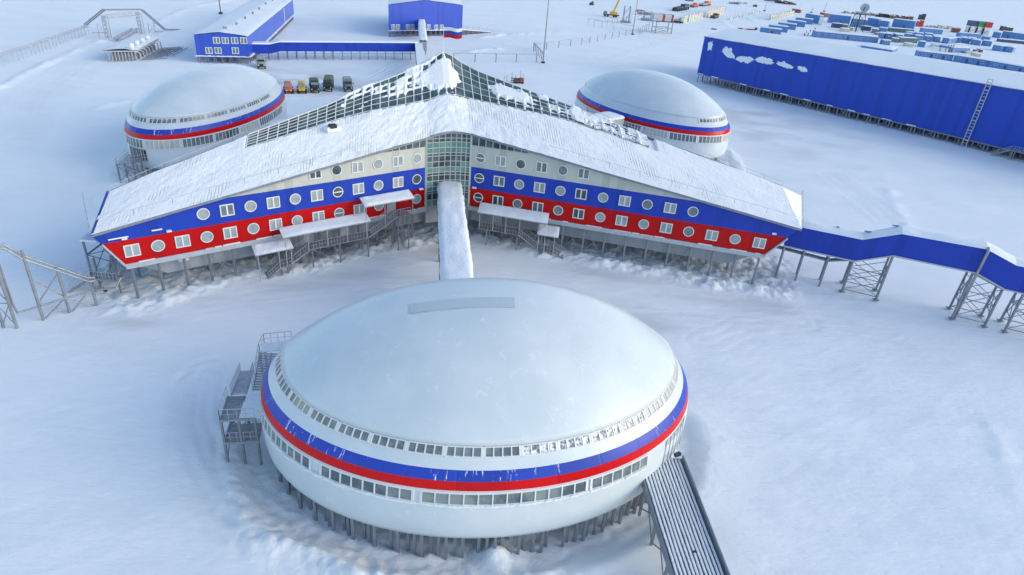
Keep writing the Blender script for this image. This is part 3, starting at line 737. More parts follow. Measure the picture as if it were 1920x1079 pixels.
    def fan(rline, e0, e1):
        n_ = len(rline) - 1
        for k in range(n_):
            a, b_ = e0 + (e1 - e0) * k / n_, e0 + (e1 - e0) * (k + 1) / n_; mb.face([rline[k], a, b_, rline[k + 1]])
    fan(RL, tipLb, bBL); fan(RR[::-1], tipRb, bBR)
    mb.face([peak, bBL, tA, third]); mb.face([pk2, third, tB, bBR]); mb.face([peak, third, pk2]); mb.face([third, tA, tB])
    mb.build('back_roof', 'snow_cap', root)
    mb = MB()
    def wall(a, b_, mbs, z0=5.2):
        mbs.face([(a[0], a[1], z0), (b_[0], b_[1], z0), b_, a], uv=[(0, 0), (20, 0), (20, 8), (0, 8)])
    for a, b_ in ((tipLb, bBL), (bBL, tA), (tA, tB), (tB, bBR), (bBR, tipRb)): wall(a - (0, 0, .15), b_ - (0, 0, .15), mb)
    for leg, tf, tb_, t0 in ((LL, tipLf, tipLb, 42.4), (LR, tipRf, tipRb, 46.07)):
        lo = leg.p(t0, 5.2); bk = tb_ + (lo - leg.p(TL if leg is LL else TR, 5.2)) * .8; bk[2] = 5.2
        mb.face([lo, bk, tb_ - (0, 0, .15), leg.p(TL if leg is LL else TR, tf[2] - .1)], uv=[(0, 0), (12, 0), (12, 5), (0, 5)])
    mb.build('back_wall', 'blue_panel', root)
    # snow on the hipped wing ends and blue fascia strip
    mb = MB(); mb.bar(tipLf + (.05, 0, .12), V3(ridge[0]) + (0, 0, .16), .28, .1); mb.build('hip_flashing', 'roof_blue', root)
    # railings along eave and ridge
    for s_ in (0, 1):
        mb = MB(); leg, ev_, T = ((LL, eaveL, TL), (LR, eaveR, TR))[s_]
        pts = [leg.p(t, ev_(t) + .55 + .0 * t, -.35) for t in np.linspace(9 if s_ == 0 else 12, T - .5, 9)]
        for p in pts: p[2] += .15
        railing(mb, pts, .75, 2.2, .018, False); mb.build('roof_railing', 'pale_steel', root)
    mb = MB(); rp = [V3(p) + (0, .25, .0) for p in ridge]; railing(mb, rp[0:4], .7, 2.5, .022, False); mb.build('roof_railing', 'pale_steel', root); mb = MB(); railing(mb, rp[15:], .7, 2.5, .022, False)
    railing(mb, [tipLf + (-.1, 0, .1), tipLb + (0, 0, .1)], .8, 2.5, .03, False); railing(mb, [tipRf + (0, 0, .1), tipRb + (0, 0, .1)], .8, 2.5, .03, False)
    mb.build('roof_railing', 'pale_steel', root)
    mb = MB()
    for k in list(range(0, 3)) + list(range(15, 19)): mb.bar(V3(ridge[k]) + (0, .12, .06), V3(ridge[k + 1]) + (0, .12, .06), .18, .18)
    mb.build('ridge_cap', 'steel', root)
    # roof hatch
    hp = hit(614, 243, CEN, CEN + V3((math.cos(R(224)), math.sin(R(224))))); c = SP(rl[4] + 1.0, .47, .35)
    mb = MB(); mb.box(c + (0, 0, .12), (1.9, 1.3, .7), R(42), 1); mb.box(c + (.2, -.35, .55), (1.0, .8, .5), R(42), 0); mb.build('roof_hatch', ['hatch_dark', 'snow_cap'], root)
    # --- stilts under the front edge, each a part, with cross bracing
    for leg, T, st in ((LL, 42.2, 3.04), (LR, 46.0, 3.32)):
        t = T - .4; k = 0
        while t > 1.0:
            mb = MB(); mb.bar(leg.p(t, -.5, -.25), leg.p(t, 4.6, -.25), .27); mb.build('stilt', 'steel', root)
            t -= st; k += 1
        mb = MB(); t = T - .4; k = 0
        while t - st > 1.0:
            if k in (3, 7, 8, 11):
                mb.bar(leg.p(t, .4, -.3), leg.p(t - st, 4.2, -.3), .09); mb.bar(leg.p(t, 4.2, -.3), leg.p(t - st, .4, -.3), .09)
            k += 1; t -= st
        mb.build('cross_brace', 'steel', root)
        for row in (-4.5, -8.5):
            t = T - 4
            while t > -1: mb = MB(); mb.bar(leg.p(t, -.9, row), leg.p(t, 4.5, row), .3); mb.build('stilt', 'steel', root); t -= st
    return root


def CENV(p):
    d = np.array([CEN[0] - p[0], CEN[1] - p[1], 0.]); return d / np.linalg.norm(d)


star_building()


# ------------------------------------------------------------------ domes
PROF = [(1.9, 1.0), (2.4, 1.012), (3.2, 1.018), (4.0, 1.02), (5.2, 1.02), (6.0, 1.02), (7.2, 1.012), (7.34, 1.01), (8.09, 1.0), (8.93, .97), (9.30, .953), (9.76, .932), (10.57, .905)]
CAPK, CAPZ, CAPH = .905, 10.57, 6.2
kz = lambda z: float(np.interp(z, [p[0] for p in PROF], [p[1] for p in PROF]))


def dome(D, label, near, caph=CAPH, units=None, lower=None, zs=1.0):
    cx, cy = D[0], D[1]
    root = thing('dome_building', (cx, cy, 0), label, 'dome', 'white domes around the star building')
    n = 160 if near else 110
    TH = np.linspace(0, 2 * math.pi, n + 1)
    ring = lambda z, k, o=0.0: np.stack([*dome_xy(D, TH, k + o / D[3]), np.full(n + 1, z)], -1)
    per = np.concatenate([[0], np.cumsum(np.linalg.norm(np.diff(ring(8, 1)[:, :2], axis=0), axis=1))])
    def band(name, levels, m, uv=True, o=0.0):
        mb = MB()
        for (z0, k0), (z1, k1) in zip(levels[:-1], levels[1:]):
            a, b_ = ring(z0, k0, o), ring(z1, k1, o)
            for k in range(n): mb.face([a[k], a[k + 1], b_[k + 1], b_[k]], uv=[(per[k], z0), (per[k + 1], z0), (per[k + 1], z1), (per[k], z1)])
        me = mb.build(name, m, root, smooth=True); bm = bmesh.new(); bm.from_mesh(me.data); bmesh.ops.remove_doubles(bm, verts=bm.verts, dist=1e-4); bm.to_mesh(me.data); bm.free(); return me
    lo = [(2.2, .80), (2.2, .965)] + [p for p in PROF if p[0] < 7.34][0:] ; lo = [(1.9, .7), (1.86, .985), (1.92, 1.0)] + [p for p in PROF if 2.3 < p[0] <= 7.34]
    band('lower_shell', lo, 'dome_shell'); band('red_stripe', [(7.34, 1.01), (7.7, 1.006), (8.14, .9985)], 'stripe_red'); band('blue_stripe', [(8.14, .9985), (8.5, .987), (8.93, .97)], 'stripe_blue')
    band('upper_shell', [p for p in PROF if p[0] >= 8.93], 'dome_shell')
    lv = [(10.57, .905), (10.66, .912)] + [(10.66 + caph * (1 - k ** 2.4), .912 * k) for k in (.975, .94, .9, .84, .77, .68, .58, .46, .34, .22, .12, .05, .001)]
    band('dome_roof', lv, 'dome_shell')
    if near:
        mb = MB(); mb.tube((0, 0, 0), (0, 0, .001), .01)
    # window strips: units of panes
    def P(th, z, o): x, y = dome_xy(D, np.array(th), kz(z) + o / D[3]); return V3((float(x), float(y), z))
    def unit(t0, t1, z0, z1, np_, pm):
        f, g = MB(), MB()
        for k in range(np_ + 1):
            t = t0 + (t1 - t0) * k / np_; f.bar(P(t, z0, .07), P(t, z1, .07), .10 if 0 < k < np_ else .2, .12)
        for k in range(np_):
            a, b_ = t0 + (t1 - t0) * k / np_, t0 + (t1 - t0) * (k + 1) / np_
            g.face([P(a, z0, .05), P(b_, z0, .05), P(b_, z1, .05), P(a, z1, .05)])
            f.bar(P(a, z0, .07), P(b_, z0, .07), .10, .1); f.bar(P(a, z1, .07), P(b_, z1, .07), .10, .1)
        fo = f.build('window_strip', 'white_paint', root); g.build('pane', pm, fo)
    return root, unit, P


def arc_thetas(D, n):
    """n+1 angles with equal spacing along the outline"""
    T = np.linspace(0, 2 * math.pi, 1441); x, y = dome_xy(D, T, 1.0); L = np.concatenate([[0], np.cumsum(np.hypot(np.diff(x), np.diff(y)))])
    return np.interp(np.linspace(0, L[-1], n + 1), L, T)


def theta_at(D, px, py, z):
    p = at(px, py, z); dx, dy = p[0] - D[0], p[1] - D[1]; u = dx * math.cos(D[2]) + dy * math.sin(D[2]); v = -dx * math.sin(D[2]) + dy * math.cos(D[2])
    return math.atan2(v / (D[5] if v > 0 else D[4]), u / D[3]) % (2 * math.pi)


def near_dome():
    D = DOMES[0]; root, unit, P = dome(D, 'large white dome with blue and red stripe nearest the camera, ramp at its right', True)
    th = arc_thetas(D, 32)
    for k in range(32):
        if 2 * math.pi * .09 < th[k] < 2 * math.pi * .41: continue          # back, unseen
        a, b_ = th[k], th[k + 1]; d = (b_ - a) * .03
        snowy = 24.6 < k < 30
        unit(a + d, b_ - d, 9.80, 10.52, 4, 'snowy_glass' if k in (24, 25, 26, 27) else 'frost_glass' if k in (28, 29, 30, 31, 0) else ('dome_glass', 'pane_mid', 'dome_glass')[k % 3])
    for x0, y0, x1, y1, n in ((486, 800, 583, 880, 11), (602, 890, 774, 938, 8), (789, 940, 1101, 923, 12), (1109, 920, 1218, 875, 6)):
        a, b_ = theta_at(D, x0, y0, 6.05), theta_at(D, x1, y1, 6.05)
        if x0 == 486: a = theta_at(D, 483, 770, 6.05)
        unit(a, b_, 6.06, 7.16, n, 'dome_glass')
    # white ledge line under red, snow ledge under the windows
    t0, t1 = theta_at(D, 486, 800, 6.05), theta_at(D, 1218, 875, 6.05)
    mb = MB(); ts = np.linspace(t0, t1, 110)
    for k, (a, b_) in enumerate(zip(ts[:-1], ts[1:])):
        r_ = .10 + .10 * random.random(); mb.bar(P(a, 5.98, .10), P(b_, 5.98, .10), r_ * 1.6, r_ * 1.2)
    mb.build('ledge_snow', 'snow_lump', root, smooth=False)
    mb = MB()
    for a, b_ in zip(ts[:-1], ts[1:]): mb.bar(P(a, 7.22, .04), P(b_, 7.22, .04), .10, .14)
    mb.build('sill_trim', 'white_paint', root)
    # bare panel on the crown
    c = [theta_at(D, *q) for q in ((767, 580, 15), (965, 566, 15))]
    mb = MB(); nx = 16
    lv2 = lambda x, y: 10.66 + CAPH * (1 - min(1, (float(dome_rad(D, np.array(x), np.array(y))) / .912)) ** 2.4)
    def surf(px, py):
        z = 15.0
        for _ in range(25): p = at(px, py, z); z = .5 * z + .5 * lv2(p[0], p[1])
        return at(px, py, z) + np.array([0, 0, .03])
    for k in range(nx):
        a, b_ = k / nx, (k + 1) / nx; top = lambda f: (768 + 196 * f, 571 - 13 * math.sin(f * math.pi * .62)); bot = lambda f: (767 + 199 * f, 589 - 12.5 * math.sin(f * math.pi * .65))
        mb.face([surf(*bot(a)), surf(*bot(b_)), surf(*top(b_)), surf(*top(a))])
    mb.build('bare_panel', 'bare_patch', root)
    # entrance recess at the ramp
    # stilts
    tt = arc_thetas(D, 150); cnt = 0
    for k in range(150):
        if .03 * 2 * math.pi < tt[k] < .47 * 2 * math.pi or k % 11 == 8: continue
        cnt += 1
        if cnt > 98: break
        x, y = dome_xy(D, np.array(tt[k]), .955 + .014 * (k % 3)); mb = MB(); mb.bar((float(x), float(y), -1.4), (float(x), float(y), 2.3), .25); mb.build('stilt', 'steel', root)
    mb = MB()
    for kk in (.84, .72):
        for k in range(0, 150, 4):
            x, y = dome_xy(D, np.array(tt[k]), kk); mb.bar((float(x), float(y), -1.4), (float(x), float(y), 2.3), .3)
    mb.build('inner_stilts', 'steel', root)['kind'] = 'stuff'
    # doorway above the ramp
    ta, tb = theta_at(D, 1228, 868, 4.3), theta_at(D, 1262, 820, 4.3)
    mb = MB()
    for k in range(6):
        a, b_ = ta + (tb - ta) * k / 6, ta + (tb - ta) * (k + 1) / 6; mb.face([P(a, 4.2, .06), P(b_, 4.2, .06), P(b_, 7.1, .06), P(a, 7.1, .06)])
        mb.bar(P(a, 4.2, .09), P(a, 7.1, .09), .08)
    mb.build('door', 'pale_steel', root)


def far_dome(D, label, n_up, n_lo, upskip, loskip, upmat, caph=5.6):
    root, unit, P = dome(D, label, False, caph=caph)
    th = arc_thetas(D, n_up)
    for k in range(n_up):
        mx_ = (th[k] + th[k + 1]) / 2
        if upskip(mx_): continue
        unit(th[k] + (th[k + 1] - th[k]) * .04, th[k + 1] - (th[k + 1] - th[k]) * .04, 9.80, 10.50, 6, upmat)
    th = arc_thetas(D, n_lo)
    for k in range(n_lo):
        mx_ = (th[k] + th[k + 1]) / 2
        if loskip(mx_): continue
        unit(th[k] + (th[k + 1] - th[k]) * .03, th[k + 1] - (th[k + 1] - th[k]) * .03, 5.7, 7.2, 7, ('dome_glass', 'frost_glass', 'pane_mid')[(k * 7 + 1) % 3])
    tt = arc_thetas(D, 40)
    for k in range(40):
        x, y = dome_xy(D, np.array(tt[k]), .93); mb = MB(); mb.bar((float(x), float(y), -.6), (float(x), float(y), 2.3), .25); mb.build('stilt', 'steel', root)
    return root, P


def camside(D):
    """angles of the outline that face the camera"""
    def f(t):
        x, y = dome_xy(D, np.array(t), 1.0); x2, y2 = dome_xy(D, np.array(t), 1.05)
        return (x2 - x) * x + (y2 - y) * y > 0.05 * math.hypot(x, y)
    return f


near_dome()
_cl, _cr = camside(DOMES[1]), camside(DOMES[2])
far_dome(DOMES[1], 'white dome with blue and red stripe behind the left wing, beside the parked trucks', 20, 18, lambda t: _cl(t), lambda t: _cl(t), 'dome_glass', 4.7)
_tr = theta_at(DOMES[2], 1290, 226, 10); _te = theta_at(DOMES[2], 1360, 215, 10)
far_dome(DOMES[2], 'white dome with blue and red stripe behind the right wing, beside the blue hangar', 20, 18, lambda t: _cr(t) or dome_xy(DOMES[2], np.array(t), 1)[0] < 40, lambda t: _cr(t), 'dome_glass')


def rear_stairs():
    D = DOMES[1]; root = thing('dome_stairs', (*at(250, 335)[:2], 0), 'grey steel stairs and platform below the left rear dome, behind the left wing', 'stairs'); z = 3.6
    a, b, c, d = at(219, 309, z), at(284, 300, z), at(278, 284, z), at(240, 291, z)
    mb = MB(); mb.add([a, b, c, d, a - (0, 0, .2), b - (0, 0, .2), c - (0, 0, .2), d - (0, 0, .2)], [(0, 1, 2, 3), (7, 6, 5, 4), (0, 4, 5, 1), (1, 5, 6, 2), (2, 6, 7, 3), (3, 7, 4, 0)]); mb.build('landing', 'galvanised', root)
    for f in (0, .22, .45, .7, 1): p = a + (b - a) * f; mb = MB(); mb.bar((p[0], p[1], -.5), p, .22); mb.build('leg', 'steel', root)
    for f in (.3, .8): p = d + (c - d) * f; mb = MB(); mb.bar((p[0], p[1], -.5), p, .22); mb.build('leg', 'steel', root)
    mb = MB(); u = (b - a) / np.linalg.norm(b - a); o = V3((u[1], -u[0], 0)); stairs(mb, a + u * 6 + o * 1.4 - (0, 0, z - .1), a + u * .6 + o * 1.4, -o[:2], 1.3, 16); mb.build('steps', 'galvanised', root)
    mb = MB(); railing(mb, [d, a, a + u * .6], 1.15, 1.0, .03); railing(mb, [a + u * .6 + o * 1.4, a + u * 6 + o * 1.4 - (0, 0, z - .1)], 1.1, .8, .03); railing(mb, [a + u * 2, b], 1.15, 1.0, .03); mb.build('railing', 'pale_steel', root)
    mb = MB(); mb.bar(a - (0, 0, .2), a + (b - a) * .45 - (0, 0, z - .3), .1); mb.bar(a - (0, 0, z - .3), a + (b - a) * .45 - (0, 0, .2), .1); mb.build('brace', 'steel', root)
    dr = [o_ for o_ in bpy.data.objects if o_.name.startswith('dome_building') and abs(o_.location.x - D[0]) < 1][0]
    ta, tb = theta_at(D, 246, 287, 4.2), theta_at(D, 281, 292, 4.2); ts = np.linspace(ta, tb, 9); mb = MB(); fr_ = MB()
    def Q(t, zz, o_): x, y = dome_xy(D, np.array(t), kz(zz) + o_ / D[3]); return V3((float(x), float(y), zz))
    for k in range(8): mb.face([Q(ts[k], 3.4, .06), Q(ts[k + 1], 3.4, .06), Q(ts[k + 1], 5.5, .06), Q(ts[k], 5.5, .06)]); fr_.bar(Q(ts[k], 3.4, .1), Q(ts[k], 5.5, .1), .12 if k % 2 else .2)
    fr_.bar(Q(ts[0], 5.5, .1), Q(ts[8], 5.5, .1), .15); do = mb.build('doorway', 'hatch_dark', dr); fr_.build('frame', 'pale_steel', do)


rear_stairs()


# ------------------------------------------------------------------ covered gangways between the star building and the domes
def gangway(a, b, z0, z1, hw, hgt_, label, legs=(), snow=.35, floorz=None, wallmat='skirt_grey'):
    a, b = V3(a), V3(b); d = (b - a) / np.linalg.norm(b - a); n = V3((-d[1], d[0]))
    root = thing('covered_gangway', (*((a + b) / 2), 0), label, 'gangway')
    mb = MB(); p = lambda q, s, z: V3((*(q + n * s), z))
    A = [p(a, -hw, z0 - hgt_), p(a, hw, z0 - hgt_), p(a, hw, z0), p(a, -hw, z0)]; B = [p(b, -hw, z1 - hgt_), p(b, hw, z1 - hgt_), p(b, hw, z1), p(b, -hw, z1)]
    mb.add(A + B, [(0, 1, 2, 3), (7, 6, 5, 4), (0, 4, 5, 1), (1, 5, 6, 2), (3, 2, 6, 7), (0, 3, 7, 4)]); mb.build('wall', wallmat, root)
    N, W = 60, 14; mb = MB(); vs = []; S = np.linspace(0, 1, N + 1); T = np.linspace(-1, 1, W + 1)
    for i, s in enumerate(S):
        for t in T:
            q = a + (b - a) * s; w2 = hw + .22 + .16 * (vnoise(np.array(s * 37.), np.array(3. if t > 0 else 9.), 7) - .5)
            h = snow * (1 - abs(t) ** 6) * (.7 + .6 * vnoise(np.array(s * 14.), np.array(t * 2.), 9)) + .03
            if abs(t) == 1: h = -.15
            vs.append(p(q, t * w2, z0 + (z1 - z0) * s + h))
    mb.add(vs, [(i * (W + 1) + j, (i + 1) * (W + 1) + j, (i + 1) * (W + 1) + j + 1, i * (W + 1) + j + 1) for i in range(N) for j in range(W)]); mb.build('roof_snow', 'snow_lump', root, smooth=True)
    for f in legs:
        q = a + (b - a) * f; z = z0 + (z1 - z0) * f - hgt_
        for s in (-hw + .15, hw - .15): m2 = MB(); m2.bar(p(q, s, -.5), p(q, s, z + .05), .28); m2.build('leg', 'steel', root)
    return root


gangway((-11.35, 100.3), (-6.0, 65.0), 8.75, 9.25, 1.75, 3.6, 'snow-topped covered gangway from the glass front down to the near dome', (.12, .3, .5, .7, .85), .4)
gangway((-46.2, 124.3), (-36.0, 117.5), 9.2, 9.2, 3.4, 4.6, 'grey covered gangway joining the left rear dome to the star building', (), .35)
gangway((20.0, 151.8), (10.5, 141.0), 9.0, 9.4, 2.6, 4.4, 'white-roofed gangway joining the right rear dome to the star building', (), .3)


# ------------------------------------------------------------------ entrance stairs along the front of the star building
def canopy(root, leg, t0, t1, of0, of1, zf, zb):
    a, b, c, d = leg.p(t0, zf, of1), leg.p(t1, zf, of1), leg.p(t1 - .3, zb, of0), leg.p(t0 - .3, zb, of0)
    mb = MB(); up = V3((0, 0, .10)); mb.add([a, b, c, d, a + up, b + up, c + up, d + up], [(3, 2, 1, 0), (4, 5, 6, 7), (0, 1, 5, 4), (1, 2, 6, 5), (2, 3, 7, 6), (3, 0, 4, 7)]); ro = mb.build('canopy', 'pale_steel', root)
    N, W = 26, 8; mb = MB(); vs = []
    for i in range(N + 1):
        for j in range(W + 1):
            f, g = i / N, j / W; q = (a * (1 - f) + b * f) * (1 - g) + (d * (1 - f) + c * f) * g; e = min(f, 1 - f, g, 1 - g)
            vs.append(q + (0, 0, .09 + min(.22, .05 + e * 2.2) * (.7 + .6 * vnoise(np.array(f * 9.), np.array(g * 4. + t0), 5))))
    mb.add(vs, [(i * (W + 1) + j, (i + 1) * (W + 1) + j, (i + 1) * (W + 1) + j + 1, i * (W + 1) + j + 1) for i in range(N) for j in range(W)]); mb.build('snow', 'snow_lump', ro, smooth=True)
    return ro


def deck(mb, leg, t0, t1, z, o0, o1):
    mb.obox(leg.p(t0, z - .12, o0), V3((*leg.u, 0)) * (t1 - t0), V3((*leg.n, 0)) * (o1 - o0), (0, 0, .12))


def entrance(leg, label, canopies, decks, flights, posts, door_posts):
    root = thing('entrance_stairs', leg.p((decks[0][0] + decks[0][1]) / 2, 0, 2), label, 'stairs')
    for c in canopies: canopy(root, leg, *c)
    for t0, t1, z in decks: mb = MB(); deck(mb, leg, t0, t1, z, .25, 2.6); mb.build('landing', 'galvanised', root)
    for (t0, z0), (t1, z1) in flights: mb = MB(); stairs(mb, leg.p(t0, z0, .9), leg.p(t1, z1, .9), leg.n, 1.7, max(3, int(abs(z1 - z0) / .2))); mb.build('steps', 'galvanised', root)
    mb = MB()
    for t0, t1, z in decks: railing(mb, [leg.p(t0, z, 2.58), leg.p(t1, z, 2.58)], 1.1, .45, .022)
    for (t0, z0), (t1, z1) in flights:
        for o in (2.58, .9): railing(mb, [leg.p(t0, z0, o), leg.p(t1, z1, o)], 1.05, .42, .022)
    mb.build('railing', 'pale_steel', root)
    for t, zt, o in posts: m2 = MB(); m2.bar(leg.p(t, -.5, o), leg.p(t, zt, o), .2); m2.build('leg', 'steel', root)
    for t, z0, z1 in door_posts: m2 = MB(); m2.bar(leg.p(t, z0, 2.75), leg.p(t, z1, 2.75), .09); m2.build('canopy_post', 'pale_steel', root)
    mb = MB()
    for (t0, t1, z) in decks[:2]: mb.bar(leg.p(t0 + .4, z - .2, 2.3), leg.p((t0 + t1) / 2, .3, 2.3), .08); mb.bar(leg.p(t1 - .4, z - .2, 2.3), leg.p((t0 + t1) / 2, .3, 2.3), .08)
    mb.build('brace', 'steel', root)


entrance(LL, 'grey steel entrance stairs under three snowy canopies on the left wing', [(3.6, 11.65, .5, 3.0, 8.3, 8.75), (10.8, 23.7, .5, 3.0, 5.95, 6.35), (22.4, 27.6, .5, 3.0, 4.15, 4.55)],
         [(11.0, 19.9, 3.3), (4.1, 6.2, 5.75), (23.1, 24.3, 1.5)], [((11.0, 3.3), (6.2, 5.75)), ((23.1, 1.5), (19.9, 3.3)), ((26.1, .1), (24.3, 1.5))],
         [(4.3, 5.7, 2.4), (6.1, 5.7, 2.4), (4.3, 5.7, .5), (6.1, 5.7, .5), (11.1, 3.2, 2.4), (15.5, 3.2, 2.4), (19.6, 3.2, 2.4), (11.1, 3.2, .5), (15.5, 3.2, .5), (19.6, 3.2, .5), (23.3, 1.4, 2.4), (24.2, 1.4, 2.4)],
         [(3.8, 5.75, 8.3), (8.4, 4.6, 8.3), (11.4, 3.3, 8.3), (11.3, 3.3, 5.9), (14.4, 3.3, 5.9), (17.4, 3.3, 5.9), (20.2, 3.1, 5.9), (23.4, 1.5, 5.9), (22.7, 0, 4.2), (27.2, 0, 4.2), (24.4, 1.4, 4.2)])
entrance(LR, 'grey steel entrance stairs under two snowy canopies on the right wing', [(2.4, 13.6, .5, 3.0, 5.5, 6.2), (12.1, 15.5, .5, 3.0, 3.5, 4.2)],
         [(2.7, 9.1, 2.75), (12.6, 14.8, .7)], [((12.6, .7), (9.1, 2.75)), ((16.6, -.1), (14.8, .7))],
         [(3.9, 2.7, 2.4), (8.9, 2.7, 2.4), (3.9, 2.7, .5), (8.9, 2.7, .5), (12.7, .6, 2.4), (14.6, .6, 2.4)],
         [(2.7, 2.75, 5.5), (4.9, 2.75, 5.5), (7.0, 2.75, 5.5), (9.2, 2.7, 5.5), (13.4, .7, 5.5), (12.4, .7, 3.5), (14.9, .7, 3.5)])


# ------------------------------------------------------------------ stair tower at the left wing tip
def tip_tower():
    c0, c1 = at(228, 553), at(181, 549)
    u = (c1 - c0)[:2]; W = np.linalg.norm(u); u = u / W; n = V3((-u[1], u[0])); n = n if n[1] < 0 else -n
    root = thing('stair_tower', (*((c0 + c1) / 2)[:2], 0), 'grey steel escape stair tower at the tip of the left wing', 'stairs')
    P = lambda a, b, z: V3((*(c0[:2] + u * a + n * b), z)); zt = hgt(c1[:2], 478); zl = hgt(c1[:2], 522); zc = hgt(c1[:2], 452); Dp = 4.6
    for a, b, h in ((0, 0, 4.6), (0, -Dp, zt), (W, 0, zc), (W, -Dp, zc), (W * .82, -.2, zt - .5)):
        mb = MB(); mb.bar(P(a, b, -.5), P(a, b, h), .2); mb.build('leg', 'steel', root)
    # upper landing at the back, lower landing towards the front
    mb = MB()
    for k in range(8): mb.obox(P(0, -Dp + k * .2, zt), V3((*u, 0)) * W, V3((*n, 0)) * .14, (0, 0, .06))
    mb.bar(P(0, -Dp + 1.6, zt), P(W, -Dp + 1.6, zt), .1, .2); mb.bar(P(W, -Dp, zt), P(W, 0, zt), .1, .2); mb.build('landing', 'galvanised', root)
    mb = MB()
    for k in range(6): mb.obox(P(0, -1.3 + k * .25, zl), V3((*u, 0)) * W, V3((*n, 0)) * .16, (0, 0, .06))
    mb.bar(P(0, .2, zl), P(W, .2, zl), .1, .25); mb.build('landing', 'galvanised', root)
    mb = MB(); stairs(mb, P(W * .22, -1.4, zl), P(W * .22, -Dp + 1.5, zt), u, 1.25, 13); mb.build('steps', 'frost_steel', root)
    mb = MB(); stairs(mb, P(W + 3.2, .9, .1), P(W, .2, zl), -n, 1.1, 8); mb.build('steps', 'galvanised', root)
    mb = MB(); railing(mb, [P(0, -Dp + 1.6, zt), P(W, -Dp + 1.6, zt)], 1.15, .6, .03); railing(mb, [P(W, -Dp, zt), P(W, -Dp + 1.6, zt)], 1.15, .8, .03)
    for z in (zt + .3, zt + .6): mb.bar(P(0, -Dp + 1.6, z), P(W, -Dp + 1.6, z), .05)
    mb.build('railing', 'steel', root)
    mb = MB(); railing(mb, [P(0, .2, zl), P(W, .2, zl), P(W + 3.2, .9, .1)], 1.1, .5, .028); railing(mb, [P(W, -1.0, zl), P(W + 3.2, -.3, .1)], 1.1, .5, .028); mb.build('railing', 'pale_steel', root)
    mb = MB()
    for z0, z1 in ((zl, zt), (.2, zl)): mb.bar(P(W, -Dp, z0), P(0, -Dp, z1), .09); mb.bar(P(W, -Dp, z1), P(0, -Dp, z0), .09); mb.bar(P(W, 0, z0), P(W, -Dp, z1), .09); mb.bar(P(W, 0, z1), P(W, -Dp, z0), .09)
    mb.bar(P(W, 0, zt), P(0, -Dp + 1.6, zt), .09); mb.bar(P(W, -Dp + 1.6, zt), P(W * .4, -Dp + 1.6, zl + .6), .09); mb.build('brace', 'steel', root)
    mb = MB(); a, b, c_, d = P(W * .45, .2, zc), P(W + .3, .2, zc), P(W + .3, -Dp, zc + .1), P(-.2, -Dp, zc + .1); up = V3((0, 0, .25)); mb.add([a, b, c_, d, a + up, b + up, c_ + up, d + up], [(3, 2, 1, 0), (4, 5, 6, 7), (0, 1, 5, 4), (1, 2, 6, 5), (2, 3, 7, 6), (3, 0, 4, 7)]); mb.build('canopy', 'snow_cap', root)


tip_tower()


# ------------------------------------------------------------------ pipe rack at the left
def pipe_rack():
    A, B = at(82, 602), at(182, 575)
    root = thing('pipe_rack', (*((A + B) / 2)[:2], 0), 'galvanised pipe bridge on braced posts in the left foreground', 'pipe rack')
    H_ = lambda x, y: hit(x, y, A, B); back = V3((-.55, .8, 0))
    posts = [((82, 602), 470), ((131, 588), 502), ((182, 575), 528)]
    for (x, y), yt in posts:
        b = at(x, y); h = hgt(b, yt); m2 = MB(); m2.tube((b[0], b[1], -.5), (b[0], b[1], h), .17, 10); m2.build('post', 'galvanised', root)
    f1 = [at(33, 618), at(8, 617)]
    for b in f1: m2 = MB(); m2.tube((b[0], b[1], -.5), (b[0], b[1], 8.6), .17, 10); m2.build('post', 'galvanised', root)
    out = at(-60, 640)
    run = [H_(-90, 482), H_(8, 466), H_(40, 485), H_(108, 508), H_(165, 528), H_(178, 527), LL.p(46.2, 3.0, .2)]
    mb = MB(); mb.path(run, .13); mb.path([p + back for p in run], .13); mb.build('pipe', 'galvanised', root)
    mb = MB(); q = [hit(-30, 430, f1[0], f1[1] + V3((-3, -.2, 0))), H_(0, 500), H_(24, 572), H_(33, 587), H_(74, 575), H_(121, 560), H_(175, 545), LL.p(44.0, 2.6, .6), LL.p(43.2, 3.4, -.2)]; mb.path(q, .12); mb.build('pipe', 'galvanised', root)
    mb = MB(); br = lambda a, b, r=.05: (mb.tube(H_(*a), H_(*b), r, 6), mb.tube(H_(*a) + back * .3, H_(*b) + back * .3, r, 6))
    br((63, 527), (121, 558)); br((75, 565), (108, 514)); br((77, 570), (128, 587)); br((86, 598), (122, 560)); br((125, 563), (178, 575)); br((136, 585), (160, 555))
    for a, b, z0, z1 in ((f1[0], f1[1], .5, 3.5), (f1[0], f1[1], 3.6, 6.5)): mb.tube((*a[:2], z0), (*b[:2], z1), .06, 6); mb.tube((*a[:2], z1), (*b[:2], z0), .06, 6); mb.tube((*a[:2], z1), (*b[:2], z1), .06, 6)
    mb.build('brace', 'galvanised', root)
    mb = MB(); c = H_(198, 546); mb.box(c + (0, 0, .1), (.35, .3, .35)); mb.bar(c + (-.12, 0, .2), c + (-.2, 0, .5), .1); mb.bar(c + (.12, 0, .2), c + (.2, 0, .5), .1); mb.build('clamp', 'dark_steel', root)


pipe_rack()


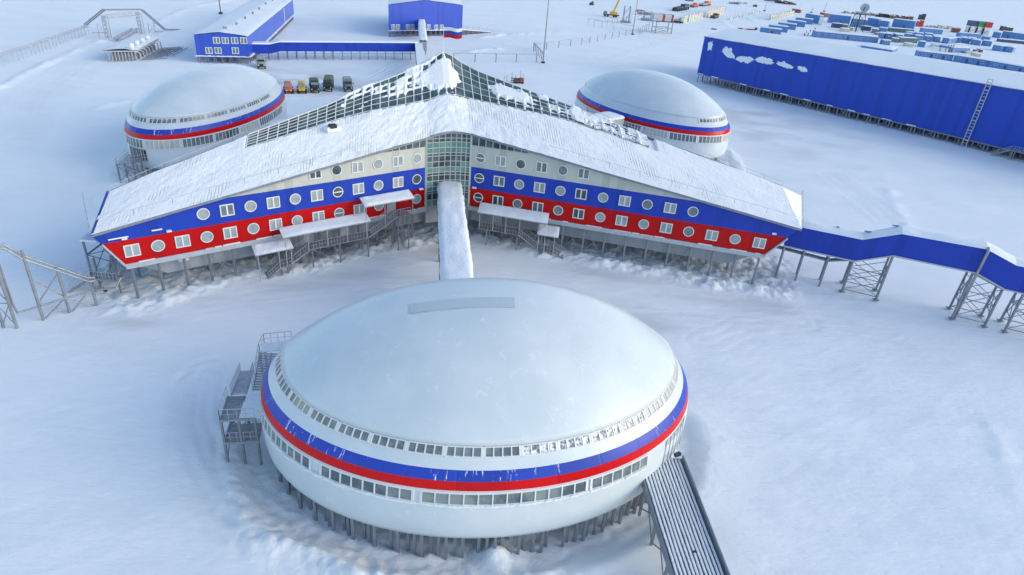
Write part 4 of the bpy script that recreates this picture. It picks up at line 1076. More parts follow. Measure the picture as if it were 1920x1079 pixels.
# ------------------------------------------------------------------ stairs and ramp of the near dome
def dome_stairs():
    D = DOMES[0]; f1, f2, f3 = at(427.8, 867.6), at(460.7, 865), at(489, 864)
    u = (f3 - f1)[:2]; u = u / np.linalg.norm(u); n = V3((-u[1], u[0]))
    root = thing('dome_stairs', (*f2[:2], 0), 'grey steel escape stairs and platform on the left side of the near dome', 'stairs')
    P = lambda a, b, z: V3((*(f1[:2] + u * a + n * b), z)); Wd = np.linalg.norm((f3 - f1)[:2]); zt = 5.1
    for a in (0, Wd * .52, Wd):
        for b in (0, 3.2):
            if a == Wd and b > 0: continue
            m2 = MB(); m2.bar(P(a, b, -.5), P(a, b, zt), .2); m2.build('leg', 'steel', root)
    top = at(487, 660, 7.4); topR = at(540, 655, 7.4)
    mb = MB()
    for z in (zt, 2.45):
        mb = MB()
        for k in range(12 if z == zt else 9): mb.obox(P(-.1, k * .29, z - .1), V3((*u, 0)) * (Wd * .55 if z == zt else Wd + .2), V3((*n, 0)) * .2, (0, 0, .07))
        mb.bar(P(-.1, -.05, z - .05), P(Wd + .1, -.05, z - .05), .14, .22); mb.bar(P(-.05, 0, z - .05), P(-.05, 3.4, z - .05), .14, .2); mb.build('landing', 'galvanised', root)
    mb = MB(); mb.obox(P(Wd * .56, .05, zt - .05), V3((*u, 0)) * (Wd * .75), V3((*n, 0)) * 3.4, (0, 0, .1)); mb.build('landing_snow', 'snow_lump', root)
    # flight up along the shell
    b0 = P(Wd * .72, 4.0, zt); dirv = (top - b0)[:2]; dirv /= np.linalg.norm(dirv); sd = V3((dirv[1], -dirv[0]))
    mb = MB(); stairs(mb, b0, V3((top[0], top[1], 7.3)) , sd, 2.2, 15); mb.bar(b0 + V3((*sd, 0)) * 1.1, V3((top[0], top[1], 7.3)) + V3((*sd, 0)) * 1.1, .08, .25); mb.build('steps', 'frost_steel', root); mb = MB()
    g0 = P(.25, 3.5, zt); g1 = at(452, 700, 2.0); dv = (g1 - g0)[:2]; dv /= np.linalg.norm(dv); s2 = V3((dv[1], -dv[0]))
    stairs(mb, V3((g1[0], g1[1], 2.2)), g0, s2, 1.3, 14); mb.build('steps', 'frost_steel', root)
    mb = MB(); t2 = V3((top[0], top[1], 7.3)); tr = V3((topR[0], topR[1], 7.3)); mb.obox(t2, tr - t2, V3((*dirv, 0)) * 1.6, (0, 0, .1)); mb.build('landing', 'snow_lump', root)
    for q in (t2, t2 + V3((*dirv, 0)) * 1.5): m2 = MB(); m2.bar((q[0], q[1], -.5), q, .18); m2.build('leg', 'steel', root)
    mb = MB()
    railing(mb, [P(-.05, 3.4, zt), P(-.05, 0, zt), P(Wd, 0, zt)], 1.15, .8, .025); railing(mb, [P(-.05, 0, 2.45), P(Wd, 0, 2.45)], 1.1, .6, .025)
    railing(mb, [b0, t2, t2 + V3((*dirv, 0)) * 1.6, tr + V3((*dirv, 0)) * 1.6], 1.15, .7, .025)
    railing(mb, [V3((g1[0], g1[1], 2.2)), g0], 1.1, .6, .025); railing(mb, [V3((g1[0], g1[1], 2.2)) + V3((*s2, 0)) * 1.3, g0 + V3((*s2, 0)) * 1.3], 1.1, .6, .025)
    mb.build('railing', 'pale_steel', root)
    mb = MB(); mb.bar(P(0, 3.2, .2), P(Wd * .5, 3.2, 2.4), .08); mb.bar(P(0, 0, .3), P(0, 3.2, 2.4), .08); mb.bar(P(Wd * .5, 3.2, .2), P(0, 3.2, 2.4), .08); mb.build('brace', 'steel', root)


dome_stairs()


def ramp():
    z0 = 4.2; L0, R0 = at(1225, 862, z0), at(1272, 860, z0); L1, R1 = at(1265, 1079, 3.7), at(1358, 1079, 3.7)
    d = ((L1 + R1) / 2 - (L0 + R0) / 2); 
    Rr = at(1275, 862, z0); d = R1 - Rr; L0 = Rr + (L1 - R1) * 1.0; L0[2] = z0
    ext = 1.6; A, B = L0, Rr; C_, D_ = L0 + d * ext, Rr + d * ext
    root = thing('dome_ramp', (*((A + D_) / 2)[:2], 0), 'dark grated ramp with stripes of snow on the right of the near dome', 'ramp')
    mb = MB(); up = V3((0, 0, .12)); mb.add([A, B, D_, C_, A + up, B + up, D_ + up, C_ + up], [(3, 2, 1, 0), (4, 5, 6, 7), (0, 1, 5, 4), (1, 2, 6, 5), (2, 3, 7, 6), (3, 0, 4, 7)]); mb.build('deck', 'dark_steel', root)
    wv = (B - A); N = 12; mb = MB(); seg = 70
    for k in range(N):
        f0, f1 = (k + .10) / N, (k + .80) / N; ph = random.random() * 9
        for s in range(seg):
            a0, a1 = s / seg, (s + 1) / seg; j0 = .004 * math.sin(a0 * 22 + ph) + .006 * random.random(); hole = random.random() < (.03 if k in (5, 6) and s > 12 else .0)
            if hole: continue
            h = .06 + .03 * random.random()
            p = lambda a, f: A + d * ext * a + wv * f
            q = [p(a0, f0 + j0), p(a0, f1 + j0 * .5), p(a1, f1 + j0 * .5), p(a1, f0 + j0)]
            mb.add([x + (0, 0, .12) for x in q] + [x * 1 + (wv * .012 if i in (0, 3) else -wv * .012) + (0, 0, .12 + h) for i, x in enumerate(q)], [(4, 5, 6, 7), (0, 1, 5, 4), (1, 2, 6, 5), (2, 3, 7, 6), (3, 0, 4, 7)])
    mb.build('snow_stripes', 'snow_lump', root)
    mb = MB(); rw = wv / np.linalg.norm(wv) * .12
    for s, e in ((A - rw, C_ - rw), (B + rw, D_ + rw)): mb.bar(s - (0, 0, .25), e - (0, 0, .25), .16, .7)
    mb.bar(B + rw * 1.5 + (0, 0, .3), D_ + rw * 1.5 + (0, 0, .3), .10, .5)
    mb.build('side_beam', 'steel', root)
    for k in range(5):
        for f in (.08, .92):
            q = A + d * ext * (.12 + .2 * k) + wv * f; m2 = MB(); m2.bar((q[0], q[1], -.5), (q[0], q[1], q[2]), .22); m2.build('leg', 'steel', root)
    mb = MB()
    for k in range(4):
        q, r_ = A + d * ext * (.12 + .2 * k) + wv * .08, A + d * ext * (.32 + .2 * k) + wv * .08; mb.bar((q[0], q[1], .4), r_ - (0, 0, .5), .09); mb.bar((r_[0], r_[1], .4), q - (0, 0, .5), .09)
    mb.build('brace', 'steel', root)
    # dark heaps of scraped snow are left to the ground; door threshold
    mb = MB(); mb.bar(B + (0, 0, .5) - d * .02, B + (0, 0, .5) - wv * .15, .3, .3); mb.build('threshold', 'dark_steel', root)


ramp()


# ------------------------------------------------------------------ blue enclosed walkway on trestles at the right
def walkway():
    A, B = V3((50.15, 90.48)), V3((67.89, 83.06)); u = (B - A) / np.linalg.norm(B - A); n = V3((-u[1], u[0])); n = n if n[1] > 0 else -n
    root = thing('enclosed_walkway', (*A, 0), 'blue enclosed walkway bridge climbing over trestles to the right of the star building', 'walkway')
    # (distance, floor, roof)
    prof = [(-9.8, 5.3, 8.75), (.35, 5.45, 8.95), (4.85, 7.6, 11.05), (15.3, 7.8, 11.45), (19.25, 6.4, 10.1), (32, 6.4, 10.0), (60, 6.4, 10.0)]
    W = 3.0; P = lambda s, o, z: V3((*(A + u * s + n * o), z))
    mb = MB(); sn = MB(); tr = MB()
    for (s0, f0, r0), (s1, f1, r1) in zip(prof[:-1], prof[1:]):
        for o in (0, W): mb.face([P(s0, o, f0), P(s1, o, f1), P(s1, o, r1), P(s0, o, r0)], uv=[(s0, f0), (s1, f1), (s1, r1), (s0, r0)])
        mb.face([P(s0, 0, f0), P(s1, 0, f1), P(s1, W, f1), P(s0, W, f0)])
        tr.bar(P(s0, -.03, f0 - .08), P(s1, -.03, f1 - .08), .14, .2); tr.bar(P(s0, W, f0 - .08), P(s1, W, f1 - .08), .14, .2)
        # roof: low gable with bare blue spots showing through snow
        N, Wd = 20, 10; vs = []
        for i in range(N + 1):
            for j in range(Wd + 1):
                f, g = i / N, j / Wd; s = s0 + (s1 - s0) * f; z = r0 + (r1 - r0) * f
                nz = vnoise(np.array(s * .7), np.array(g * 3.), 17)
                vs.append(P(s, -.12 + g * (W + .24), z + .25 * (1 - abs(2 * g - 1)) + .05 + (.22 * nz if 0 < j < Wd else -.08)))
        sn.add(vs, [(i * (Wd + 1) + j, (i + 1) * (Wd + 1) + j, (i + 1) * (Wd + 1) + j + 1, i * (Wd + 1) + j + 1) for i in range(N) for j in range(Wd)])
    mb.build('wall', 'blue_panel', root); sn.build('roof_snow', 'snow_cap', root, smooth=True); tr.build('floor_beam', 'pale_steel', root)
    sp = MB()
    for s, g, l in ((-3.2, .62, .5), (.9, .55, 1.3), (4.1, .8, 1.2)):
        z = np.interp(s, [p[0] for p in prof], [p[2] for p in prof]) + .40; q = P(s, W * g, z); sp.add([q + V3((l * .5 * math.cos(a), .35 * math.sin(a), .08 + .04 * random.random())) for a in np.linspace(0, 2 * math.pi, 10)[:-1]], [list(range(9))])
    sp.build('bare_spot', 'roof_blue', root)
    Z = lambda s: float(np.interp(s, [p[0] for p in prof], [p[1] for p in prof]))
    def trestle(s0, s1, lat=True):
        t = MB()
        for s in (s0, s1):
            for o in (.15, W + .6): t.bar(P(s, o, -.4), P(s, min(o, W - .15), Z(s) - .1), .26); t.box(P(s, o, .12), (.7, .7, .12))
            t.bar(P(s, .15, .8), P(s, W + .4, Z(s) - .5), .09); t.bar(P(s, W + .6, .8), P(s, .15, Z(s) - .5), .09)
            for f in (.33, .66): t.bar(P(s, .15, Z(s) * f), P(s, W + .3, Z(s) * f), .1)
        if s1 > s0:
            for o in (.15, W + .2):
                zz = min(Z(s0), Z(s1)); t.bar(P(s0, o, .6), P(s1, o, zz * .55), .08); t.bar(P(s0, o, zz * .55), P(s1, o, .6), .08)
                t.bar(P(s0, o, zz * .55), P(s1, o, zz * .95), .08); t.bar(P(s0, o, zz * .95), P(s1, o, zz * .55), .08)
                for f in (.1, .55): t.bar(P(s0, o, zz * f), P(s1, o, zz * f), .1)
        t.build('trestle', 'steel', root)
    trestle(.1, 4.85); trestle(15.0, 19.1); trestle(21.6, 26.0); trestle(38, 43)
    for s in (-9.6, -6.7, -3.2):
        t = MB()
        for o in (.15, W - .15): t.bar(P(s, o, -.4), P(s, o, Z(s) - .1), .24)
        t.bar(P(s, .15, 1.0), P(s, W - .15, 3.8), .1); t.bar(P(s, .15, 3.8), P(s, W - .15, 1.0), .1); t.bar(P(s, .15, 2.4), P(s, W - .15, 2.4), .12); t.bar(P(s, -.1, 4.2), P(s, W + .1, 4.2), .15); t.build('trestle', 'steel', root)
    mb = MB()
    pp = [P(-12.5, 1.4, 4.2), P(-3.0, 1.4, 3.9), P(.3, 1.6, 4.9), P(4.8, 1.6, 6.9), P(15, 1.6, 7.2), P(19.2, 1.6, 5.8), P(40, 1.6, 5.8)]
    mb.path(pp, .17); mb.path([p + V3((*n, 0)) * .6 for p in pp], .17); mb.build('pipe', 'galvanised', root)
    mb = MB(); ft = at(1789, 597); tp = hit(1852, 474, A - n * .45, B - n * .45); mb.tube((ft[0], ft[1], -.4), tp, .19, 10); mb.path([tp, tp + (0, 0, .35), tp + V3((*n, 0)) * .6 + (0, 0, .45)], .19, 10); mb.build('drain_pipe', 'galvanised', root)


walkway()


# ------------------------------------------------------------------ big blue hangar on the right
def hangar():
    A, B = at(1304, 154)[:2], at(1810, 277)[:2]; u = (B - A) / np.linalg.norm(B - A); n = V3((-u[1], u[0])); n = n if n[1] > 0 else -n
    root = thing('hangar', (*A, 0), 'huge windowless blue hangar on stilts with snowy roof at the right edge', 'hangar')
    L, Dp = 150.0, 34.0; P = lambda s, o, z: V3((*(A + u * s + n * o), z)); z0 = lambda s: 3.1 - .009 * s; z1 = lambda s: 15.4 + .0185 * s; rz = lambda s: z1(s) + 2.0
    mb = MB()
    for o in (0, Dp): mb.face([P(0, o, z0(0)), P(L, o, z0(L)), P(L, o, z1(L)), P(0, o, z1(0))], uv=[(0, 0), (L, 0), (L, 12), (0, 12)])
    for s in (0, L): mb.face([P(s, 0, z0(s)), P(s, Dp, z0(s)), P(s, Dp, z1(s)), P(s, Dp / 2, rz(s)), P(s, 0, z1(s))], uv=[(0, 0), (Dp, 0), (Dp, 12), (Dp / 2, 14), (0, 12)])
    mb.face([P(0, 0, z0(0)), P(L, 0, z0(L)), P(L, Dp, z0(L)), P(0, Dp, z0(0))]); mb.build('wall', 'hangar_blue', root)
    N, W = 120, 24; vs = []; mb = MB()
    for i in range(N + 1):
        for j in range(W + 1):
            s = L * i / N; g = j / W; e = .25 * (vnoise(np.array(s * .35), np.array(1.), 3) - .3) if j == 0 else 0
            vs.append(P(s - .0, -.35 - e + g * (Dp + .5), z1(s) + 2.0 * (1 - abs(2 * g - 1)) + (.02 if j in (0, W) else .28 + .3 * (vnoise(np.array(s * .12), np.array(g * 6), 5) - .5))))
    mb.add(vs, [(i * (W + 1) + j, (i + 1) * (W + 1) + j, (i + 1) * (W + 1) + j + 1, i * (W + 1) + j + 1) for i in range(N) for j in range(W)]); mb.build('roof_snow', 'snow_cap', root, smooth=True)
    mb = MB(); mb.bar(P(-.2, -.12, z1(0) - .05), P(L, -.12, z1(L) - .05), .12, .3); mb.build('eave_trim', 'roof_blue', root)
    k = 0; s = .6
    while s < 100:
        m2 = MB()
        for ds in ((0, .9) if k % 2 else (0,)): m2.bar(P(s + ds, .25, -.5), P(s + ds, .25, z0(s) + .1), .26)
        m2.build('stilt', 'steel', root); s += 3.4 if k % 2 else 2.9; k += 1
    for s in np.arange(.8, 110, 3.2): mb = MB(); mb.bar(P(s, 3, -.5), P(s, 3, z0(s) + .1), .4); mb.build('stilt', 'steel', root)
    mb = MB()
    for o in (6.5, 11, 16, 22, 28, 33):
        for s in np.arange(.8, 140, 3.2): mb.bar(P(s, o, -.5), P(s, o, z0(s) + .1), .4)
    mb.build('inner_stilts', 'steel', root)['kind'] = 'stuff'
    mb = MB()
    for s in np.arange(.8, 110, 12.6): mb.bar(P(s, .3, .3), P(s + 3, .3, 2.6), .1); mb.bar(P(s, .3, 2.6), P(s + 3, .3, .3), .1)
    mb.bar(P(0, .3, z0(0) - .25), P(L, .3, z0(L) - .25), .2, .35); mb.build('cross_brace', 'steel', root)
    # wind-plastered snow
    def blot(cx, cy, rx, ry, tilt, seed, name='snow_blot'):
        N_ = 120; pts = []; c0 = hit(cx, cy, A, B)
        for k_ in range(N_):
            a = 2 * math.pi * k_ / N_; rr = .68 + .40 * vnoise(np.array(a * 2.4), np.array(seed * 1.), seed) + .34 * (random.random() - .35) * vnoise(np.array(a * 3.), np.array(7.), seed + 3); x = rx * math.cos(a) * rr; y = ry * math.sin(a) * (.8 + .4 * vnoise(np.array(a * 5.), np.array(3.), seed + 5)) * rr
            pts.append(hit(cx + x * math.cos(tilt) - y * math.sin(tilt), cy + x * math.sin(tilt) + y * math.cos(tilt), A, B) - V3((*n, 0)) * .05)
        mb_ = MB(); mb_.add(pts + [c0 - V3((*n, 0)) * .12], [(k_, (k_ + 1) % N_, N_) for k_ in range(N_)]); mb_.build(name, 'snow_lump', root, smooth=True)
    blot(1366, 99, 17, 9, .85, 3); blot(1397, 112, 17, 7, .08, 5); blot(1434, 114, 18, 7, .12, 9); blot(1471, 122, 17, 5.5, .28, 12); blot(1505, 130, 11, 4.5, .35, 15); blot(1332, 86, 5, 10, .25, 19)
    mb = MB()
    for x in (1338, 1365, 1425, 1475, 1510, 1560, 1610, 1655, 1690, 1730, 1785):
        q = hit(x, 0, A, B); s = float((q[:2] - A) @ u); w_ = 1.2 + 1.6 * random.random()
        mb.obox(P(s, -.25, z0(s) - .1), V3((*u, 0)) * w_, V3((*n, 0)) * .3, (0, 0, .16 + .12 * random.random()))
    mb.build('ledge_snow', 'snow_lump', root)
    # caged ladder with stair railings, its own thing on the wall
    lt = hit(1851, 166, A - n * .7, B - n * .7); lb = hit(1806, 278, A - n * .7, B - n * .7); s = float((lt[:2] - A) @ u)
    lad = thing('wall_ladder', P(s, -.7, 0), 'tall grey caged ladder up the front of the blue hangar', 'ladder')
    zt = z1(s) + 1.4; mb = MB()
    for o in (-.55, .55):
        for dd in (-.35, -1.05): mb.bar(P(s + o, dd, -.3), P(s + o, dd, zt), .09)
    mb.build('rail', 'frost_steel', lad); mb = MB()
    for z in np.arange(.4, zt, .9): mb.bar(P(s - .55, -1.05, z), P(s + .55, -1.05, z), .07); mb.bar(P(s - .55, -.35, z), P(s + .55, -.35, z), .07); mb.bar(P(s - .55, -1.05, z), P(s - .55, -.35, z), .06); mb.bar(P(s + .55, -1.05, z), P(s + .55, -.35, z), .06)
    for z in np.arange(2.0, zt - 1, 2.7): mb.obox(P(s - .55, -1.05, z), V3((*u, 0)) * 1.1, V3((*n, 0)) * .7, (0, 0, .15))
    mb.build('rung', 'frost_steel', lad)
    # entrance stair at the right end
    st = at(1870, 300); st = P(float((st[:2] - A) @ u), -2.2, 0); r2 = thing('hangar_stairs', st, 'grey steel stairs under the right part of the blue hangar', 'stairs')
    o = st[:2]; Q = lambda a, b, z: V3((*(o + u * a + n * b), z)); mb = MB(); stairs(mb, Q(-2.5, 0, 0), Q(1.6, 0, 2.6), n, 1.6, 12); mb.obox(Q(1.6, 0, 2.5), V3((*u, 0)) * 8, V3((*n, 0)) * 1.7, (0, 0, .12)); mb.build('steps', 'galvanised', r2)
    mb = MB(); railing(mb, [Q(-2.5, 0, 0), Q(1.6, 0, 2.6), Q(9.6, 0, 2.6)], 1.1, .5, .03); mb.build('railing', 'frost_steel', r2)
    for a in (2, 6, 9.4):
        m2 = MB(); m2.bar(Q(a, .1, -.4), Q(a, .1, 2.5), .2); m2.build('leg', 'steel', r2)


hangar()


# ------------------------------------------------------------------ buildings in the background
def gable_hall(A, B, depth, z0, z1, ridge, label, windows, front_w, name='blue_hall', wallm='hall_blue', sidelabel=None):
    """hall with its gable towards the camera; A-B is the ground line of the gable"""
    A, B = V3(A)[:2], V3(B)[:2]; u = (B - A) / np.linalg.norm(B - A); n = V3((-u[1], u[0])); n = n if n[1] > 0 else -n; W = np.linalg.norm(B - A)
    dv = front_w if front_w is not None else n
    root = thing(name, (*((A + B) / 2), 0), label, 'building'); P = lambda s, o, z: V3((*(A + u * s + dv * o), z))
    mb = MB()
    for o in (0, depth): mb.face([P(0, o, z0), P(W, o, z0), P(W, o, z1), P(W / 2, o, ridge), P(0, o, z1)], uv=[(0, 0), (W, 0), (W, 6), (W / 2, 7), (0, 6)])
    for s in (0, W): mb.face([P(s, 0, z0), P(s, depth, z0), P(s, depth, z1), P(s, 0, z1)], uv=[(0, 0), (depth, 0), (depth, 6), (0, 6)])
    mb.face([P(0, 0, z0), P(W, 0, z0), P(W, depth, z0), P(0, depth, z0)]); mb.build('wall', wallm, root)
    N, Wd = 60, 16; vs = []; mb = MB()
    for i in range(N + 1):
        for j in range(Wd + 1):
            o = -.3 + (depth + .6) * i / N; g = j / Wd
            vs.append(P(-.25 + g * (W + .5), o, z1 + (ridge - z1) * (1 - abs(2 * g - 1)) + (.02 if j in (0, Wd) else .22 + .22 * (float(vnoise(np.array(o * .3), np.array(g * 5), 5)) - .5))))
    mb.add(vs, [(i * (Wd + 1) + j, (i + 1) * (Wd + 1) + j, (i + 1) * (Wd + 1) + j + 1, i * (Wd + 1) + j + 1) for i in range(N) for j in range(Wd)]); mb.build('roof_snow', 'snow_cap', root, smooth=True)
    for (x, y, w_, h) in windows:
        c = hit(x, y, A, B); f = MB(); q = lambda a, z, o: c + V3((*u, 0)) * a + V3((0, 0, z)) - V3((*dv, 0)) * o
        for a0, a1, c0, c1 in ((-w_ / 2, w_ / 2, h / 2 - .18, h / 2), (-w_ / 2, w_ / 2, -h / 2, -h / 2 + .18), (-w_ / 2, -w_ / 2 + .2, -h / 2 + .18, h / 2 - .18), (w_ / 2 - .2, w_ / 2, -h / 2 + .18, h / 2 - .18), (-.12, .12, -h / 2 + .18, h / 2 - .18)):
            f.obox(q(a0, c0, .1), V3((*u, 0)) * (a1 - a0), V3((*dv, 0)) * .09, (0, 0, c1 - c0))
        fo = f.build('window', 'white_paint', root); g = MB(); g.face([q(-w_ / 2 + .2, -h / 2 + .18, .04), q(w_ / 2 - .2, -h / 2 + .18, .04), q(w_ / 2 - .2, h / 2 - .18, .04), q(-w_ / 2 + .2, h / 2 - .18, .04)]); g.build('pane', 'pane_mid', fo)
    s = .2
    while s < W:
        m2 = MB(); m2.bar(P(s, .25, -.5), P(s, .25, z0 + .05), .26); m2.bar(P(s + .55, .25, -.5), P(s + .55, .25, z0 + .05), .2); m2.build('stilt', 'steel', root); s += 2.3
    for o in np.arange(2.5, depth, 2.6):
        mb = MB(); mb.bar(P(W - .3, o, -.5), P(W - .3, o, z0 + .05), .3); mb.build('stilt', 'steel', root)
    mb = MB()
    for o in np.arange(2.5, depth, 2.6):
        for s in (.3, W / 2): mb.bar(P(s, o, -.5), P(s, o, z0 + .05), .3)
    mb.build('inner_stilts', 'steel', root)['kind'] = 'stuff'
    mb = MB()
    for k in range(40):
        s = -.4 + (W + .8) * k / 40; mb.obox(P(s, -.55, z0 - .1), V3((*u, 0)) * (W + .8) / 40, V3((*dv, 0)) * .55, (0, 0, .16 + .16 * random.random()))
    for k in range(int(depth)):
        mb.obox(P(W, k, z0 - .1), V3((*dv, 0)) * 1.0, V3((*u, 0)) * (.5 + .2 * random.random()), (0, 0, .15 + .15 * random.random()))
    mb.build('ledge_snow', 'snow_lump', root)
    return root, P, W


_A, _B = at(371, 118), at(469, 120); _far = at(552, 36)
_fw = (_far - _B)[:2]; _fl = np.linalg.norm(_fw); _fw = _fw / _fl
lb, LP, LW = gable_hall(_A, _B, _fl, 2.1, 8.2, 9.1, 'long blue hall on stilts with seven gable windows, left of the blue corridor',
                        [(406, 76, 2.0, 1.9), (422.5, 76.5, 2.0, 1.9), (440, 76.5, 2.0, 1.9), (457, 76.5, 2.0, 1.9), (392, 95.3, 2.0, 1.9), (409, 95.3, 2.0, 1.9), (441.5, 95.3, 2.0, 1.9)], _fw)
for o, s in ((.16, .60), (.30, .60), (.42, .62), (.55, .61), (.70, .6), (.84, .62), (.06, .49), (.06, .53)):
    mb = MB(); z = 8.9; c = LP(LW * s, _fl * o, z); mb.tube(c, c + (0, 0, .7 if o > .1 else 1.0), .32 if o > .1 else .2, 8); mb.tube(c + (0, 0, .7), c + (0, 0, 1.0), .5 if o > .1 else .25, 8, r2=.3); mb.build('roof_vent', 'steel', lb)
mb = MB(); mb.obox(LP(LW + .03, _fl * .72, 2.2), V3((*_fw, 0)) * 2.2, (.08, -.02, 0), (0, 0, 5.4)); mb.build('door', 'pale_steel', lb)

_A, _B = at(729, 70), at(866, 68); _fd = (at(736, 12) - _A)[:2]; _fd /= np.linalg.norm(_fd)
fb, FP, FWD = gable_hall(_A, _B, 40, 2.5, 12.4, 14.2, 'tall blue hall with a row of small windows behind the star building',
                         [(737.5, 51, 1.6, 2.0), (746.5, 51, 1.6, 2.0), (764.5, 51, 1.6, 2.0), (773.5, 51, 1.6, 2.0), (803.5, 51, 1.6, 2.0), (818, 51.5, 1.6, 2.0), (828, 51.5, 1.6, 2.0)], _fd)
# raised deck beside it
rt = thing('loading_deck', (*at(890, 66)[:2], 0), 'low dark loading deck with a railing right of the tall blue hall', 'deck')
a, b_ = at(866, 67), at(922, 63); d = (b_ - a); nn = V3((-d[1], d[0], 0)) / np.linalg.norm(d[:2]); mb = MB(); mb.add([a + (0, 0, 2.3), b_ + (0, 0, .5), b_ + nn * 6 + (0, 0, .5), a + nn * 6 + (0, 0, 2.3), a + (0, 0, 2.6), b_ + (0, 0, .7), b_ + nn * 6 + (0, 0, .7), a + nn * 6 + (0, 0, 2.6)], [(3, 2, 1, 0), (4, 5, 6, 7), (0, 1, 5, 4), (1, 2, 6, 5), (2, 3, 7, 6), (3, 0, 4, 7)]); mb.build('floor_slab', 'snow_cap', rt)
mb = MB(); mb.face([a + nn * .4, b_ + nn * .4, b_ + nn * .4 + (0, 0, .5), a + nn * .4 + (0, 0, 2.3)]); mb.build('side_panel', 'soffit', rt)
mb = MB(); railing(mb, [a + (0, 0, 2.6), b_ + (0, 0, .7), at(945, 60) + (0, 0, .3)], 1.2, 2.0, .04); railing(mb, [a + nn * 6 + (0, 0, 2.6), b_ + nn * 6 + (0, 0, .7)], 1.2, 2.0, .04); mb.build('railing', 'frost_steel', rt)
for k in range(5): p = a + (b_ - a) * k / 6; m2 = MB(); m2.bar((p[0], p[1], -.4), p + (0, 0, 2.3 - .3 * k), .25); m2.build('leg', 'steel', rt)


def corridor():
    A, B = at(530, 113)[:2], at(785, 113)[:2]; u = (B - A) / np.linalg.norm(B - A); n = V3((-u[1], u[0])); L = np.linalg.norm(B - A)
    root = thing('blue_corridor', (*((A + B) / 2), 0), 'long straight blue corridor on stilts between the two blue halls', 'corridor'); P = lambda s, o, z: V3((*(A + u * s + n * o), z))
    e = -12.0; prof = [(e, 2.0, 4.9), (-3.5, 2.0, 4.9), (-.5, 2.75, 5.6), (L, 2.85, 5.75)]; W = 3.2; mb = MB(); sn = MB()
    for (s0, f0, r0), (s1, f1, r1) in zip(prof[:-1], prof[1:]):
        for o in (0, W): mb.face([P(s0, o, f0), P(s1, o, f1), P(s1, o, r1), P(s0, o, r0)], uv=[(s0, f0), (s1, f1), (s1, r1), (s0, r0)])
        mb.face([P(s0, 0, f0), P(s1, 0, f1), P(s1, W, f1), P(s0, W, f0)])
        sn.add([P(s0, -.15, r0), P(s1, -.15, r1), P(s1, W + .15, r1), P(s0, W + .15, r0), P(s0, .1, r0 + .35), P(s1, .1, r1 + .35), P(s1, W - .1, r1 + .35), P(s0, W - .1, r0 + .35)], [(4, 5, 6, 7), (0, 1, 5, 4), (1, 2, 6, 5), (2, 3, 7, 6), (3, 0, 4, 7)])
    for s in (e, L): mb.face([P(s, 0, 2.5), P(s, W, 2.5), P(s, W, 5.6), P(s, 0, 5.6)])
    mb.build('wall', 'blue_panel', root); sn.build('roof_snow', 'snow_cap', root)
    s = -10.0; k = 0
    while s < L:
        m2 = MB(); m2.bar(P(s, .2, -.5), P(s, .2, 2.75 if s > 0 else 2.0), .22)
        if 0 < k < 10: m2.bar(P(s, W - .2, -.5), P(s, W - .2, 2.75 if s > 0 else 2.0), .22)
        m2.build('stilt', 'steel', root); s += 2.95; k += 1
    mb = MB(); mb.bar(P(e, .2, 1.5), P(-2, .2, 1.5), .18); mb.bar(P(-2, .2, 2.1), P(L, .2, 2.1), .16)
    for s in (13.6, ): mb.bar(P(s, .2, .2), P(s + 2.95, .2, 2.1), .1); mb.bar(P(s, .2, 2.1), P(s + 2.95, .2, .2), .1)
    mb.build('pipe', 'galvanised', root)
    # darker return of the walkway down to the star building
    r2 = thing('blue_passage', (*B, 0), 'blue passage sloping from the corridor end down behind the star building', 'passage')
    p, q = V3((*B, 5.3)), V3((-27.5, 176.0, 8.3)); d = (q - p)[:2]; d /= np.linalg.norm(d); n2 = V3((-d[1], d[0])); mb = MB(); W2 = 1.3
    c = lambda x, o, z: V3((*(x[:2] + n2 * o), z)); A8 = [c(p, -W2, 2.4), c(p, W2, 2.4), c(p, W2, 5.4), c(p, -W2, 5.4)]; B8 = [c(q, -W2, 5.2), c(q, W2, 5.2), c(q, W2, 8.2), c(q, -W2, 8.2)]
    mb.add(A8 + B8, [(0, 1, 2, 3), (7, 6, 5, 4), (0, 4, 5, 1), (1, 5, 6, 2), (3, 2, 6, 7), (0, 3, 7, 4)]); mb.build('wall', 'roof_blue', r2)
    mb = MB(); up = V3((0, 0, .3)); mb.face([A8[3] + up, A8[2] + up, B8[2] + up, B8[3] + up]); mb.face([A8[3], A8[3] + up, B8[3] + up, B8[3]]); mb.face([A8[2], B8[2], B8[2] + up, A8[2] + up]); mb.face([A8[3], A8[2], A8[2] + up, A8[3] + up]); mb.build('roof_snow', 'snow_cap', r2)
    for f in (.1, .4, .7, .95):
        x = p + (q - p) * f; m2 = MB(); m2.bar((x[0], x[1], -.5), (x[0], x[1], 2.5 + 2.8 * f), .35); m2.build('leg', 'steel', r2)
    # snow covered gangway from the tall hall
    a, b = at(790, 58), B + u * 1.6
    gangway(at(790, 66)[:2], (b[0], b[1]), 6.4, 6.2, 1.25, 3.2, 'narrow snow-covered gangway from the tall blue hall to the corridor', (.2, .5, .8), .5)


corridor()


